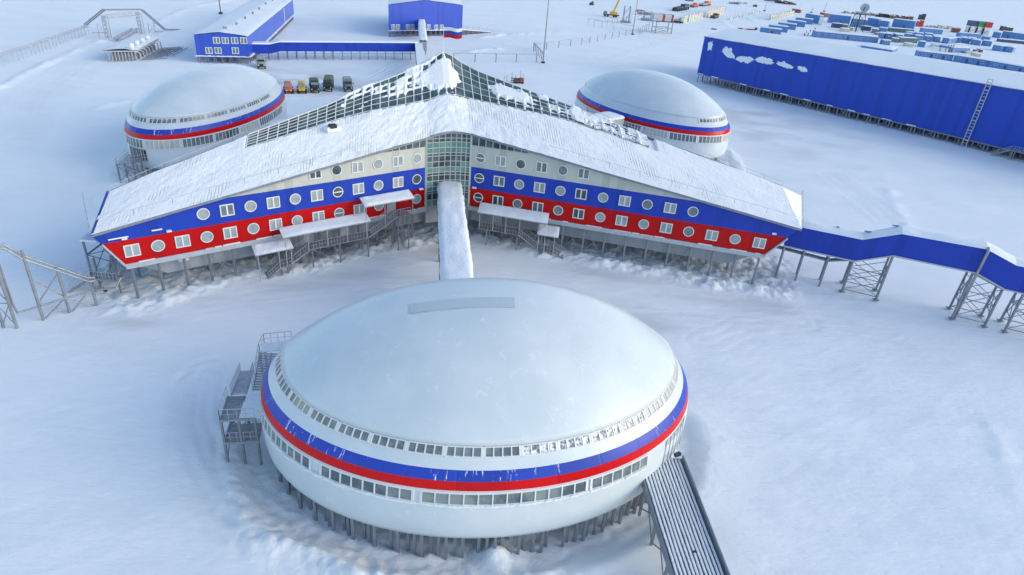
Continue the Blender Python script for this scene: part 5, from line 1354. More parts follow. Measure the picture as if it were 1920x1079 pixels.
# ------------------------------------------------------------------ flag on the peak
def flag():
    b = V3((-14.3, 112.6, 26.1)); root = thing('flag', b, 'white blue and red flag flying from a pole on the roof peak', 'flag')
    mb = MB(); mb.tube(b - (0, 0, .2), b + (-.1, 0, 4.1), .05, 8, r2=.035); mb.build('flagpole', 'white_paint', root)
    for k, m in enumerate(('white_paint', 'blue_panel', 'red_panel')):
        mb = MB(); N = 18; vs = []
        for i in range(N + 1):
            f = i / N
            for j in (0, .5, 1):
                vs.append(b + V3((-.08 + 3.0 * f, -.5 * f + .28 * math.sin(f * 7 + .5) * f, 4.0 - .52 * (k + j) + .16 * math.sin(f * 6.3) * f + .18 * f)))
        mb.add(vs, [(i * 3 + j, i * 3 + j + 1, (i + 1) * 3 + j + 1, (i + 1) * 3 + j) for i in range(N) for j in range(2)])
        mb.build(('white_stripe', 'blue_stripe', 'red_stripe')[k], m, root, smooth=True)


flag()


# ------------------------------------------------------------------ vehicles (built facing -Y at the origin)
def wheel(root, x, y, r, wd, hub='dark_steel'):
    m = MB(); m.tube((x - wd / 2, y, r), (x + wd / 2, y, r), r, 18); m.tube((x - wd / 2 - .02, y, r), (x - wd / 2, y, r), r * .85, 18); t = m.build('wheel', 'rubber', root, local=True)
    m = MB(); s = 1 if x > 0 else -1; m.tube((x + s * wd / 2 - .03, y, r), (x + s * (wd / 2 + .04), y, r), r * .5, 12); m.build('hub', hub, t, local=True)


def loft(secs, closed=True):
    """surface through sections (lists of points); returns MB"""
    m = MB(); n = len(secs[0])
    m.add([p for s in secs for p in s], [(i * n + k, i * n + (k + 1) % n, (i + 1) * n + (k + 1) % n, (i + 1) * n + k) for i in range(len(secs) - 1) for k in range(n)] + [tuple(range(n)), tuple(range((len(secs) - 1) * n, len(secs) * n))[::-1]])
    return m


def rsec(y, w_, z0, z1, c=.15, top=None):
    t = top or w_
    return [(-w_, y, z0), (w_, y, z0), (w_, y, z1 - c), (t - c, y, z1), (-(t - c), y, z1), (-w_, y, z1 - c)]


def atv(label, paint, loc, rz):
    root = thing('fat_tyre_truck', (0, 0, 0), label, 'truck', 'vehicles parked in a row behind the star building')
    loft([rsec(-2.25, .78, .75, 1.25), rsec(-2.1, .82, .7, 1.45), rsec(-1.35, .95, .7, 1.62), rsec(-.9, 1.0, .7, 2.15, .2), rsec(-.45, 1.0, .7, 2.6, .2, .92), rsec(2.3, 1.0, .7, 2.62, .2, .92), rsec(2.45, .95, .75, 2.4, .2, .85)]).build('body', paint, root, local=True)
    m = MB(); m.face([(-.86, -1.30, 1.72), (.86, -1.30, 1.72), (.80, -.54, 2.53), (-.80, -.54, 2.53)]); 
    for v in range(4): pass
    m2 = MB(); m2.v = [(x, y - .03, z + .02) for x, y, z in m.v]; m2.f, m2.uv, m2.mi = m.f, m.uv, m.mi; m2.build('windscreen', 'screen_pale', root, local=True)
    for s in (-1, 1):
        m = MB(); m.obox((s * 1.0 - .01, -.3, 1.75), (.03, 0, 0), (0, 1.0, 0), (0, 0, .55)); m.obox((s * 1.0 - .01, .9, 1.75), (.03, 0, 0), (0, 1.2, 0), (0, 0, .55)); m.build('side_window', 'screen_glass', root, local=True)
        for y in (-1.55, 1.45): wheel(root, s * 1.02, y, .66, .52)
        m = MB(); m.tube((s * .60, -2.30, 1.05), (s * .60, -2.22, 1.05), .16, 12); m.build('headlight', 'lamp_white', root, local=True)
        m = MB(); m.box((s * 1.2, -.95, 1.75), (.12, .1, .35)); m.bar((s * 1.0, -.9, 1.7), (s * 1.2, -.95, 1.75), .05); m.build('mirror', 'rubber', root, local=True)
        m = MB(); m.box((s * .98, -1.55, 1.36), (.5, 1.25, .08)); m.build('mudguard', paint, root, local=True)
    m = MB(); m.box((0, -2.33, .75), (1.5, .16, .22)); m.build('bumper', 'rubber', root, local=True)
    m = MB(); m.box((.15, .3, 2.72), (.7, .6, .14)); m.box((-.3, 1.4, 2.68), (.5, .9, .10)); m.box((0, -.35, 2.68), (1.1, .12, .1)); m.build('roof_hatch', paint, root, local=True)
    root.location = tuple(map(float, loc)); root.rotation_euler = (0, 0, rz); return root


def lorry(label, cabm, boxm, loc, rz, L=6.6, bonnet=True, bigcab=False, glassm='screen_glass', wheels=3, group='vehicles parked in a row behind the star building', hub='dark_steel', name='army_truck'):
    root = thing(name, (0, 0, 0), label, 'truck', group); hw = 1.2
    y0 = -L / 2
    m = MB(); m.box((0, .3, .95), (1.0, L - .6, .3)); m.box((0, y0 + .12, .85), (2.3, .2, .35)); m.build('chassis', 'dark_steel', root, local=True)
    if bonnet:
        loft([rsec(y0 + .15, .70, .95, 1.65, .12), rsec(y0 + .35, .78, .95, 1.85, .15), rsec(y0 + 1.45, .95, .95, 2.0, .15)]).build('bonnet', cabm, root, local=True); cy0 = y0 + 1.45
        m = MB()
        for s in (-1, 1): m.box((s * 1.02, y0 + .95, 1.42), (.42, 1.3, .10)); m.box((s * 1.02, y0 + .36, 1.2), (.42, .12, .4))
        m.build('mudguard', cabm, root, local=True); m = MB(); m.box((0, y0 + .12, 1.32), (1.0, .06, .5)); m.build('grille', 'rubber', root, local=True)
    else: cy0 = y0 + .2; m = MB(); m.box((0, y0 + .17, 1.35), (1.5, .06, .35)); m.build('grille', 'rubber', root, local=True)
    ct = 2.75; cl = 1.7
    loft([rsec(cy0, hw if not bonnet else 1.1, 1.0, 1.95, .12), rsec(cy0 + .35, hw if not bonnet else 1.12, 1.0, ct, .2, 1.05), rsec(cy0 + cl, hw if not bonnet else 1.12, 1.0, ct + .02, .2, 1.05)]).build('cab', cabm, root, local=True)
    m = MB(); m.face([(-1.0, cy0 + .0, 2.02), (1.0, cy0 + .0, 2.02), (.92, cy0 + .28, 2.62), (-.92, cy0 + .28, 2.62)]); m.build('windscreen', glassm, root, local=True)
    by = cy0 + cl + .12; bl = L / 2 - by; bh = 3.15
    m = loft([rsec(by, 1.25, 1.25, bh, .3, 1.18), rsec(by + bl * .5, 1.25, 1.25, bh + .06, .3, 1.18), rsec(by + bl, 1.25, 1.25, bh, .3, 1.18)]); m.build('cargo_cover', boxm, root, local=True)
    m = MB(); m.box((0, by + bl / 2, 1.3), (2.54, bl + .04, .5)); m.build('cargo_bed', cabm, root, local=True)
    for s in (-1, 1):
        for y in ([y0 + .95] + ([L / 2 - 2.2, L / 2 - .9] if wheels == 3 else [L / 2 - 1.5])): wheel(root, s * 1.0, y, .58, .38, hub)
        m = MB(); m.tube((s * .85, y0 + .02, 1.15), (s * .85, y0 + .12, 1.15), .13, 10); m.build('headlight', 'lamp_white', root, local=True)
        m = MB(); m.box((s * 1.42, cy0 - .02, 2.15), (.22, .1, .45)); m.bar((s * 1.12, cy0 + .2, 2.3), (s * 1.42, cy0, 2.3), .05); m.build('mirror', 'rubber', root, local=True)
    root.location = tuple(map(float, loc)); root.rotation_euler = (0, 0, rz); return root


def yaw(fx, fy, bx, by_):
    """rotation for a vehicle whose nose is at photo point f and whose tail is at b"""
    d = at(bx, by_)[:2] - at(fx, fy)[:2]; return math.atan2(-d[0], d[1])


def nose(x, y, rz, L):
    p = at(x, y); return (p[0] - math.sin(rz) * L / 2, p[1] + math.cos(rz) * L / 2, 0)


r_ = yaw(541, 177, 539, 165)
atv('orange fat-tyred off-road truck, first of the row beside the left rear dome', 'orange_paint', nose(542, 177.5, r_, 4.6), r_)
r_ = yaw(566.5, 176, 566, 165); atv('yellow fat-tyred off-road truck between the orange one and a dark truck', 'yellow_paint', nose(566.5, 176.8, r_, 4.6), r_)
r_ = yaw(591, 175, 587, 158); lorry('dark truck with grey canvas cover and white wheel hubs, right of the yellow one', 'army_green', 'canvas', nose(591.3, 175.8, r_, 5.8), r_, L=5.8, wheels=2, glassm='screen_pale', hub='white_wheel')
r_ = yaw(615, 172, 622, 150); lorry('long dark green army truck with olive canvas cover, largest of the parked row', 'army_green', 'canvas', nose(614.5, 173, r_, 7.6), r_, L=7.6, bonnet=False)
r_ = yaw(654, 172, 649, 155); lorry('frosted grey truck with black nose at the right end of the parked row', 'grey_truck', 'frosty_truck', nose(654, 173.5, r_, 6.2), r_, L=6.2, bonnet=True)
r_ = yaw(491, 129, 489, 112); lorry('frosty grey truck parked alone under the blue corridor near the long hall', 'frosty_truck', 'frosty_truck', nose(491, 130.5, r_, 6.6), r_, L=6.6, bonnet=True, group=None)


# ------------------------------------------------------------------ pipelines, masts
def pipeline(pts, h, label, step, group='pipelines on low posts', r=.12, double=True, name='pipeline', mat_='frost_steel', post=.14, hs=None):
    P = [V3(p) for p in pts]; root = thing(name, (*P[len(P) // 2][:2], 0), label, 'pipeline', group); hs = hs or [h] * len(P)
    mb = MB(); Q = [V3((p[0], p[1], z)) for p, z in zip(P, hs)]; mb.path(Q, r, 6)
    if double: mb.path([q + V3((.15, .55, .0)) for q in Q], r, 6)
    mb.build('pipe', mat_, root); n = 0
    for (p, q) in zip(Q[:-1], Q[1:]):
        L = np.linalg.norm(q - p); k = max(1, int(L / step))
        for i in range(k + 1):
            x = p + (q - p) * i / k
            if i == k and q is not Q[-1]: continue
            m2 = MB(); m2.bar((x[0], x[1], -.5), x, post); m2.bar(x + (-.2, -.3, -.12), x + (.3, .8, -.12), post * .9)
            if double: m2.bar((x[0] + .15, x[1] + .55, -.5), x + (.15, .55, 0), post)
            m2.build('post', 'steel', root); n += 1
    return root


PLG = None
pipeline([at(850, 117), at(1005, 118)], 3.0, 'pale pipeline on posts running right from the roof peak to the lamp mast', 7.0, PLG)
pipeline([at(1000, 95), at(1018, 117)], 3.0, 'short pipeline leg slanting down to the foot of the lamp mast', 4.0, PLG)
pipeline([at(1000, 98), at(1090, 85), at(1196, 64)], 3.0, 'long pale pipeline on posts climbing from the lamp mast to the second mast', 7.0, PLG)
pipeline([at(1199, 66), at(1215, 58)], 3.4, 'short pipeline stub right of the second mast', 5.0, PLG)
pipeline([at(1113, 52), at(1150, 56), at(1186, 64)], 3.6, 'thin pipe fence left of the second mast, near the crane', 8.0, PLG, double=False, r=.1)


def mast(x, y, top, label, m='galvanised', r=.28):
    b = at(x, y); root = thing('lamp_mast', (*b[:2], 0), label, 'mast'); mb = MB(); mb.tube((b[0], b[1], -.3), (b[0], b[1], top), r, 10, r2=r * .55); mb.build('pole', m, root)
    mb = MB(); mb.box((b[0], b[1], .3), (1.3, 1.3, .7)); mb.build('base', 'dark_steel', root)
    mb = MB(); mb.tube((b[0], b[1], top - .4), (b[0], b[1], top), 1.3, 12)
    for k in range(6): a = k * math.pi / 3; mb.box((b[0] + 1.4 * math.cos(a), b[1] + 1.4 * math.sin(a), top - .3), (.5, .5, .4), a)
    mb.build('lamp_head', 'steel', root)


mast(1018, 119, 30, 'tall grey lamp mast standing at the bend of the pale pipeline')
mast(1186, 66, 28, 'tall grey lamp mast right of the yellow crane truck')
mast(414, 26, 26, 'rusty mast behind the long blue hall with seven windows', 'rust_steel', .22)


def long_trestle():
    pts = [at(-30, 134), at(60, 103), at(130, 77), at(166, 64)]
    root = thing('pipe_trestle', (*pts[1][:2], 0), 'long double pipe trestle on many thin legs at the upper left', 'pipeline')
    mb = MB(); P = [V3((p[0], p[1], 3.0)) for p in pts]
    for o in (0, 1.3): mb.path([p + (o * .4, o, 0) for p in P], .16, 6); mb.path([p + (o * .4, o, -.6) for p in P], .09, 6)
    mb.build('pipe', 'pale_steel', root); n = 0
    for p, q in zip(P[:-1], P[1:]):
        k = int(np.linalg.norm(q - p) / 2.2)
        for i in range(k):
            x = p + (q - p) * i / k; m2 = MB(); m2.bar((x[0], x[1], -.5), x, .085); m2.bar((x[0] + .5, x[1] + 1.3, -.5), x + (.5, 1.3, 0), .085); m2.bar(x, x + (.5, 1.3, 0), .1); m2.build('post', 'frost_steel', root); n += 1
    # gate portal that lifts the pipes over the track
    A, B = at(203, 72), at(272, 63); r2 = thing('pipe_portal', (*((A + B) / 2)[:2], 0), 'steel lattice portal lifting the pipes over the snow track, upper left', 'gate')
    H_ = lambda x, y: hit(x, y, A, B); u = (B - A) / np.linalg.norm(B - A); bk = V3((-u[1], u[0], 0)) * 1.2
    def truss(p, q, s, name):
        mb = MB(); p, q = V3(p), V3(q); d = (q - p) / np.linalg.norm(q - p); side = np.cross(d, bk / 1.2); c = [p + side * s / 2, p - side * s / 2, p + side * s / 2 + bk, p - side * s / 2 + bk]; v = q - p
        for x in c: mb.bar(x, x + v, .16)
        n = 6
        for i in range(n):
            a, b = v * i / n, v * (i + 1) / n
            for (i0, i1) in ((0, 1), (2, 3), (0, 2)): mb.bar(c[i0] + a, c[i1] + b, .09); mb.bar(c[i1] + a, c[i0] + b, .09)
        mb.build(name, 'pale_steel', r2)
    t0, t1 = H_(203, 27), H_(267, 24); bL, bR = V3((*A[:2], -.3)), V3((*B[:2], -.3)); zt = (t0[2] + t1[2]) / 2
    truss(bL + u * .7, V3((*A[:2], zt)) + u * .7, 1.3, 'column'); truss(bR - u * .7, V3((*B[:2], zt)) - u * .7, 1.3, 'column'); truss(V3((*A[:2], zt - .6)) - u * .2, V3((*B[:2], zt - .6)) + u * .2, 1.2, 'crossbeam')
    mb = MB(); run = [V3((*at(166, 64)[:2], 3.0)), H_(197, 19), H_(268, 18.5), H_(311, 56), H_(376, 57)]; mb.path(run, .2, 6); mb.path([p + bk for p in run], .2, 6)
    mb.path([H_(172, 62), H_(200, 62)], .12, 6); mb.path([H_(290, 60), H_(372, 60)], .12, 6); mb.build('pipe', 'steel', r2)
    for x, yt in ((186, 44), (197, 42), (280, 43), (291, 43)):
        b = H_(x + 1, 70 if x < 230 else 66); mb = MB(); mb.bar((b[0], b[1], -.4), (b[0], b[1], hgt(b[:2], yt)), .2); mb.build('post', 'pale_steel', r2)
    mb = MB()
    for a, b in (((181, 66), (197, 43)), ((184, 45), (199, 66)), ((281, 60), (291, 44)), ((279, 45), (292, 62))): mb.bar(H_(*a), H_(*b), .13)
    mb.build('brace', 'pale_steel', r2)
    for x in (306, 320, 333, 346, 359): mb = MB(); b = H_(x, 64); mb.bar((b[0], b[1], -.4), H_(x, 57), .16); mb.build('post', 'pale_steel', r2)


long_trestle()


def cooling_unit():
    A, B = at(206, 116), at(256, 115); u = (B - A)[:2]; W = np.linalg.norm(u); u /= W; n = V3((-u[1], u[0])); far = at(297, 91); dv = (far - B)[:2]; L = np.linalg.norm(dv); dv /= L
    root = thing('tank_shelter', (*((A + B) / 2)[:2], 0), 'snow-covered fuel shelter on icy posts with four white vents and hanging pipes', 'shelter'); P = lambda s, o, z: V3((*(A[:2] + u * s + dv * o), z))
    mb = MB(); vs = []; N, Wd = 14, 10
    for i in range(N + 1):
        for j in range(Wd + 1): vs.append(P(-1.6 + (W + 2.2) * j / Wd, -.4 + (L + .8) * i / N, 3.1 + (.5 * math.sin(math.pi * min(1, j / Wd)) if 0 < j < Wd else 0) + .2 * float(vnoise(np.array(i * .7), np.array(j * .7), 3))))
    mb.add(vs, [(i * (Wd + 1) + j, i * (Wd + 1) + j + 1, (i + 1) * (Wd + 1) + j + 1, (i + 1) * (Wd + 1) + j) for i in range(N) for j in range(Wd)]); mb.build('roof_snow', 'snow_cap', root, smooth=True)
    mb = MB(); mb.obox(P(-1.6, -.4, 2.75), V3((*u, 0)) * (W + 2.2), V3((*dv, 0)) * (L + .8), (0, 0, .33)); mb.build('roof_slab', 'frost_steel', root)
    for k in range(9): m2 = MB(); m2.bar(P(W * k / 8, 0, -.5), P(W * k / 8, 0, 2.8), .22); m2.build('post', 'frost_steel', root)
    mb = MB()
    for k in range(1, 6):
        for j in range(5): mb.bar(P(W * j / 4, L * k / 6, -.5), P(W * j / 4, L * k / 6, 2.8), .3)
    mb.obox(P(.6, 1.2, 0), V3((*u, 0)) * (W - 1.2), V3((*dv, 0)) * (L - 2), (0, 0, 2.2)); mb.build('tank', 'steel', root)
    for k in range(4): c = P(W - .9, .8 + L * k / 4.3, 3.2); mb = MB(); mb.tube(c, c + (0, 0, .9), .35, 8); mb.ball(c + (0, 0, 1.1), .85, 10, 6); mb.build('vent', 'snow_lump', root, smooth=True)
    for k in range(8):
        o = .3 + L * k / 7.5; mb = MB(); pts = [P(W - .4, o, 2.4), P(W + .6, o, 2.6), P(W + 1.2, o, 2.1), P(W + 1.3, o, .3)]; mb.path(pts, .2, 7); mb.build('pipe', 'frost_steel', root)
    mb = MB()
    for k in range(12): a, b = P(W + 1.2, L * k / 12, .35), P(W + 5.5 + 3 * random.random(), L * (k + .6) / 12 + 1, .3); mb.tube(a, b, .12, 5)
    for k in range(6): a, b = P(W + 2 + k * 1.3, .5 + k * .9, .5), P(W + 3 + k * 1.3, L * .9, .5); mb.tube(a, b, .12, 5)
    mb.path([at(305, 95, .8), at(320, 92, .9), at(334, 94, .7)], .15, 6); mb.build('ground_pipe', 'steel', root)
    # long frosted grating walkway behind
    r2 = thing('grating_walk', (*at(225, 65)[:2], 0), 'frosted grating walkway leading away behind the fuel shelter', 'walkway'); a, b = at(214, 73, 1.2), at(248, 54, 1.2); mb = MB()
    for k in range(26): p = a + (b - a) * k / 26; mb.bar((p[0], p[1], -.2), p + (0, 0, .4), .18); mb.bar((p[0] + 1.5, p[1] + .6, -.2), p + (1.5, .6, .4), .18)
    mb.bar(a, b, .6, .25); mb.bar(a + (1.5, .6, 0), b + (1.5, .6, 0), .6, .25); mb.build('grating', 'frost_steel', r2)


cooling_unit()


# ------------------------------------------------------------------ camp of blue cabins behind the hangar
def cabin(A, B, h, depth, label, wall='blue_cabin', roof='snow_cap', windows=0, group='blue cabins of the camp', name='cabin', cat='cabin', doors=0, z0=.0, snow=.35, two=False, gap=False):
    """box cabin; A-B are the photo points of the two lower front corners"""
    a, b = at(*A, z0), at(*B, z0); u = (b - a)[:2]; W = np.linalg.norm(u); u /= W; n = V3((-u[1], u[0])); n = n if n[1] > 0 else -n
    root = thing(name, (*((a + b) / 2)[:2], z0), label, cat, group); P = lambda s, o, z: V3((*(a[:2] + u * s + n * o), z0 + z))
    mb = MB(); mb.obox(P(0, 0, -.3), V3((*u, 0)) * W, V3((*n, 0)) * depth, (0, 0, h + .3))
    for k in range(int(W / 3) + 1): mb.obox(P(min(W - .12, k * 3.0), -.05, -.2), V3((*u, 0)) * .12, V3((*n, 0)) * .06, (0, 0, h + .15))
    if two: mb.obox(P(-.06, -.08, h * .48), V3((*u, 0)) * (W + .12), V3((*n, 0)) * .12, (0, 0, .25))
    mb.build('wall', wall, root)
    N, Wd = 10, 5; vs = []; mb = MB()
    for i in range(N + 1):
        for j in range(Wd + 1):
            e = i in (0, N) or j in (0, Wd); vs.append(P(-.2 + (W + .4) * i / N, -.25 + (depth + .5) * j / Wd, h + (.02 if e else snow * (.6 + .7 * float(vnoise(np.array(i * .5 + a[0]), np.array(j * .6), 3))))))
    mb.add(vs, [(i * (Wd + 1) + j, (i + 1) * (Wd + 1) + j, (i + 1) * (Wd + 1) + j + 1, i * (Wd + 1) + j + 1) for i in range(N) for j in range(Wd)]); mb.build('roof_snow', roof, root, smooth=True)
    for k in range(windows):
        s = W * (k + .5) / windows
        for z in ((h * .55,) if not two else (h * .25, h * .75)):
            f = MB(); f.obox(P(s - .6, -.08, z - .5), V3((*u, 0)) * 1.2, V3((*n, 0)) * .07, (0, 0, 1.0)); fo = f.build('window', 'beige_panel', root); g = MB(); g.face([P(s - .42, -.1, z - .34), P(s + .42, -.1, z - .34), P(s + .42, -.1, z + .34), P(s - .42, -.1, z + .34)]); g.build('pane', 'pane_dark', fo)
    for k in range(doors):
        s = W * (k + 1) / (doors + 1) + .9; f = MB(); f.obox(P(s - .5, -.09, 0), V3((*u, 0)) * 1.0, V3((*n, 0)) * .08, (0, 0, 2.0)); f.build('door', 'navy_box', root)
    return root, P, W


# six staggered cabins at the left of the camp
stag = [(1424, 62.5, 1463, 67), (1440, 57.5, 1476, 61.5), (1457, 52.5, 1491, 56.8), (1474, 47.5, 1508, 51.8), (1490, 42.5, 1522, 46.5)]
nm = ['first', 'second', 'third', 'fourth', 'fifth']
for k, (x0, y0, x1, y1) in enumerate(stag):
    cabin((x0, y0), (x1, y1), 3.1, 4.2, '%s of five stepped blue cabins counted back from the hangar roof' % nm[k], windows=1 if k == 0 else 0, doors=1)
cabin((1507, 41), (1534, 45.5), 5.2, 5, 'taller blue cabin behind the five stepped cabins, beside a white shed', two=True)
cabin((1534, 47.5), (1541, 48.3), 4.0, 3.5, 'narrow white shed beside the stepped blue cabins', wall='white_paint', name='shed', cat='shed', group=None)
cabin((1527, 69.5), (1645, 81), 3.0, 7, 'long single-storey blue barrack with many windows right of the walking people', windows=9, doors=1, name='barrack', cat='building', group=None)
cabin((1553, 43), (1592, 47), 5.4, 5, 'two-storey blue block left of the dish tower', two=True, doors=1)
cabin((1593, 50), (1622, 53.5), 5.0, 5, 'two-storey blue block right behind the dish tower', two=True, windows=3)
cabin((1623, 48), (1643, 51), 5.0, 5, 'two-storey blue block just right of the dish tower', two=True)
cabin((1645, 52), (1663, 54.5), 4.6, 5, 'small two-storey blue block in the middle of the back row', two=True)
cabin((1671, 51), (1712, 56.5), 5.4, 5, 'widest two-storey blue block at the right of the back row', two=True, doors=1)
cabin((1560, 52), (1578, 53.7), 2.6, 3, 'low dark cabin in front of the left two-storey block', wall='navy_box')
cabin((1614, 57), (1632, 59), 2.6, 3, 'low dark cabin under the dish tower right side', wall='navy_box')
cabin((1666, 59.5), (1712, 63.5), 2.3, 3, 'low teal container in front of the widest two-storey block', wall='teal_cabin')
rowb = [(1645.5, 71.5, 1656.5, 73, 6.5), (1658.5, 73, 1672, 74.5, 6.5), (1677, 74.5, 1690, 75.8, 7), (1697, 73.5, 1709, 74.8, 5), (1714, 76.5, 1728, 78, 5), (1732, 77.5, 1745, 79, 5), (1749, 78.5, 1761, 80, 12), (1765, 80.5, 1777, 82.5, 12), (1783, 79.5, 1799, 81.5, 4.5), (1801, 80.5, 1817, 82.5, 4.5), (1818, 83.5, 1835, 86, 4.5), (1839, 85.5, 1857, 88, 5), (1859, 94, 1875, 97, 6), (1881, 97, 1897, 99.5, 6)]
ordn = ['first', 'second', 'third', 'fourth', 'fifth', 'sixth', 'seventh', 'eighth', 'ninth', 'tenth', 'eleventh', 'twelfth', 'thirteenth', 'fourteenth']
for k, (x0, y0, x1, y1, d) in enumerate(rowb):
    cabin((x0, y0), (x1, y1), 2.9, d, '%s cabin along the middle row of small blue cabins with white roofs' % ordn[k], windows=1)
cabin((1685.5, 80), (1719, 81.8), 2.7, 3.5, 'dark green container behind the low snow-covered block', wall='teal_cabin', group=None, name='container', cat='container')
cabin((1721, 88), (1733, 89.5), 2.9, 5, 'blue cabin at the right end of the dark green container', windows=0)
cabin((1614, 90.5), (1672, 99.5), 1.3, 16, 'low wide block buried in snow with a thin blue wall', name='barrack', cat='building', group=None, snow=.6)
cabin((1719.5, 107.5), (1785, 114.8), 2.9, 5.5, 'left section of the long blue barrack just beyond the hangar roof', windows=3, doors=2, name='barrack', cat='building', group='sections of the long barrack')
cabin((1786, 115), (1850, 125.5), 2.9, 5.5, 'middle section of the long blue barrack just beyond the hangar roof', windows=3, doors=2, name='barrack', cat='building', group='sections of the long barrack')
cabin((1851, 126), (1935, 141), 2.9, 5.5, 'right section of the long blue barrack just beyond the hangar roof', windows=3, doors=2, name='barrack', cat='building', group='sections of the long barrack')
cabin((1784, 98.5), (1816, 99.5), 2.4, 9, 'blue shed with broad snowy roof behind the long barrack', snow=.7)
cabin((1727.5, 62), (1766, 65), 2.9, 3, 'long blue container at the back, left of the red shed')
cabin((1797, 70), (1838, 73), 2.7, 3, 'blue container in front of the three fan units')
cabin((1839, 76), (1855, 78), 2.5, 3, 'small blue cabin at the foot of the three fan units')
cabin((1859, 70.5), (1874, 72.5), 3.6, 4, 'square blue cabin right of the three fan units')
cabin((1876, 71), (1895, 73.5), 4.2, 4, 'blue cabin with dark opening at the right of the back row', doors=1)
cabin((1897, 73), (1935, 77.5), 3.8, 4, 'long blue container at the far right of the back row')
cabin((1872, 79), (1935, 85), 1.8, 3, 'low dark blue wall of containers at the far right', wall='navy_box')
extra = [(1577, 53.5, 1589, 54.8, 2.4, 'grey_truck', 'grey tarp-covered shed in front of the left two-storey block'), (1633, 62, 1645, 63.5, 2.4, 'grey_truck', 'grey shed between the dish tower and the middle row'), (1646, 60, 1661, 62, 2.6, 'blue_cabin', 'blue cabin behind the start of the middle row'), (1577, 59.5, 1593, 61, 1.8, 'beige_panel', 'low beige shed left of the dish tower foot'),
         (1700, 68, 1713, 69.2, 2.4, 'blue_cabin', 'blue cabin behind the fourth cabin of the middle row'), (1716, 69.5, 1730, 71, 2.4, 'blue_cabin', 'blue cabin behind the fifth cabin of the middle row'), (1734, 70.5, 1748, 72, 2.4, 'blue_cabin', 'blue cabin behind the sixth cabin of the middle row'), (1800, 76.5, 1812, 78, 2.2, 'blue_cabin', 'blue cabin between the fan units and the ninth cabin'), (1815, 78, 1830, 79.8, 2.2, 'blue_cabin', 'blue cabin between the fan units and the tenth cabin'),
         (1748, 89, 1768, 91, 1.6, 'white_paint', 'low white shed behind the tank with rust-red bands'), (1790, 90, 1812, 92, 2.0, 'white_paint', 'white shed behind the broad snowy shed'), (1697, 87, 1712, 88.5, 1.5, 'beige_panel', 'low beige shed in front of the dark green container'), (1672, 79, 1684, 80.5, 2.0, 'grey_truck', 'grey shed left of the dark green container'), (1822, 106, 1838, 108, 1.6, 'beige_panel', 'small beige shed behind the middle barrack section'), (1653, 83.5, 1668, 85, 2.2, 'blue_cabin', 'blue cabin at the right end of the many-windowed barrack')]
for x0, y0, x1, y1, h, m_, l in extra: cabin((x0, y0), (x1, y1), h, 4, l, wall=m_, group=None if m_ != 'blue_cabin' else 'blue cabins of the camp', name='cabin' if m_ == 'blue_cabin' else 'shed', cat='cabin' if m_ == 'blue_cabin' else 'shed', windows=1 if m_ == 'blue_cabin' else 0)
cabin((1785, 61), (1799, 62.5), 2.8, 4, 'brick red shed behind the middle row of cabins', wall='brick_red', group=None, name='shed', cat='shed')
cabin((1484, 23.5), (1500, 25.5), 2.6, 4, 'low rusty red shed behind the stepped cabins', wall='brick_red', group=None, name='shed', cat='shed')
cabin((1536, 31), (1545, 33), 2.8, 4, 'small rusty red shed right of the stepped cabins', wall='brick_red', group=None, name='shed', cat='shed')
# stacked units with round fans and coloured containers on top
for k, (x, m, l) in enumerate(((1815, 'navy_box', 'dark blue'), (1828.5, 'green_box', 'green'), (1841, 'red_box', 'red'))):
    r3, P3, W3 = cabin((x, 64.5 + k * 1.2), (x + 11.5, 65.4 + k * 1.2), 5.2, 5, ('left', 'middle', 'right')[k] + ' white fan unit under the %s container' % l, wall='white_paint', group='white fan units', name='fan_unit', cat='fan unit', snow=.05)
    mb = MB(); mb.obox(P3(-.9, -.1, 0), V3((.9, -.15, 0)), V3((.1, .3, 0)), (0, 0, 4.8)); mb.build('frame', 'rubber', r3)
    c = P3(W3 / 2, -.15, 2.7); mb = MB(); un = (P3(0, -1, 0) - P3(0, 0, 0)); mb.tube(c, c + un * .25, 1.5, 20); mb.build('fan_ring', 'white_paint', r3); mb = MB(); mb.bar(c + un * .3 + (-.8, -.1, -.6), c + un * .3 + (.8, .1, .6), .25); mb.build('fan_blade', 'rubber', r3)
    a = P3(0, 0, 0); up_ = thing('container', a + (0, 0, 5.3), '%s container stacked on top of a white fan unit' % l, 'container', 'stacked coloured containers'); mb = MB(); u3 = (P3(1, 0, 0) - P3(0, 0, 0)); n3 = (P3(0, 1, 0) - P3(0, 0, 0)); mb.obox(a + (0, 0, 5.3) - u3 * .3, u3 * (W3 + .7), n3 * 5, (0, 0, 3.2)); mb.build('wall', m, up_); mb = MB()
    for q in range(9): mb.obox(a + (0, 0, 5.35) + u3 * (W3 + .4) * (q / 9.) - n3 * .06, u3 * .16, n3 * .05, (0, 0, 3.1))
    mb.build('rib', m, up_)
# horizontal tank with a ladder rack
b0 = at(1752, 94); tk = thing('fuel_tank', (*b0[:2], 0), 'white horizontal tank with rust-red bands behind the long barrack', 'tank'); mb = MB(); a, b_ = at(1747, 93, 1.6), at(1776, 96.5, 1.6); mb.tube(a, b_, 1.45, 18); mb.build('tank_shell', 'white_paint', tk, smooth=False)
mb = MB()
for f in (.46, .5, .82, .86): p = a + (b_ - a) * f; mb.tube(p, p + (b_ - a) * .02, 1.5, 18)
mb.build('band', 'rust_steel', tk)
mb = MB()
for x in (1774, 1779, 1784): q = at(x, 99); mb.bar((q[0], q[1], 0), (q[0], q[1], 4.2), .2)
q0, q1 = at(1774, 99), at(1784, 99); mb.bar((q0[0], q0[1], 3.2), (q1[0], q1[1], 3.6), .2); mb.bar((q0[0], q0[1], 1.6), (q1[0], q1[1], 2.0), .2); mb.build('rack', 'rust_steel', tk)


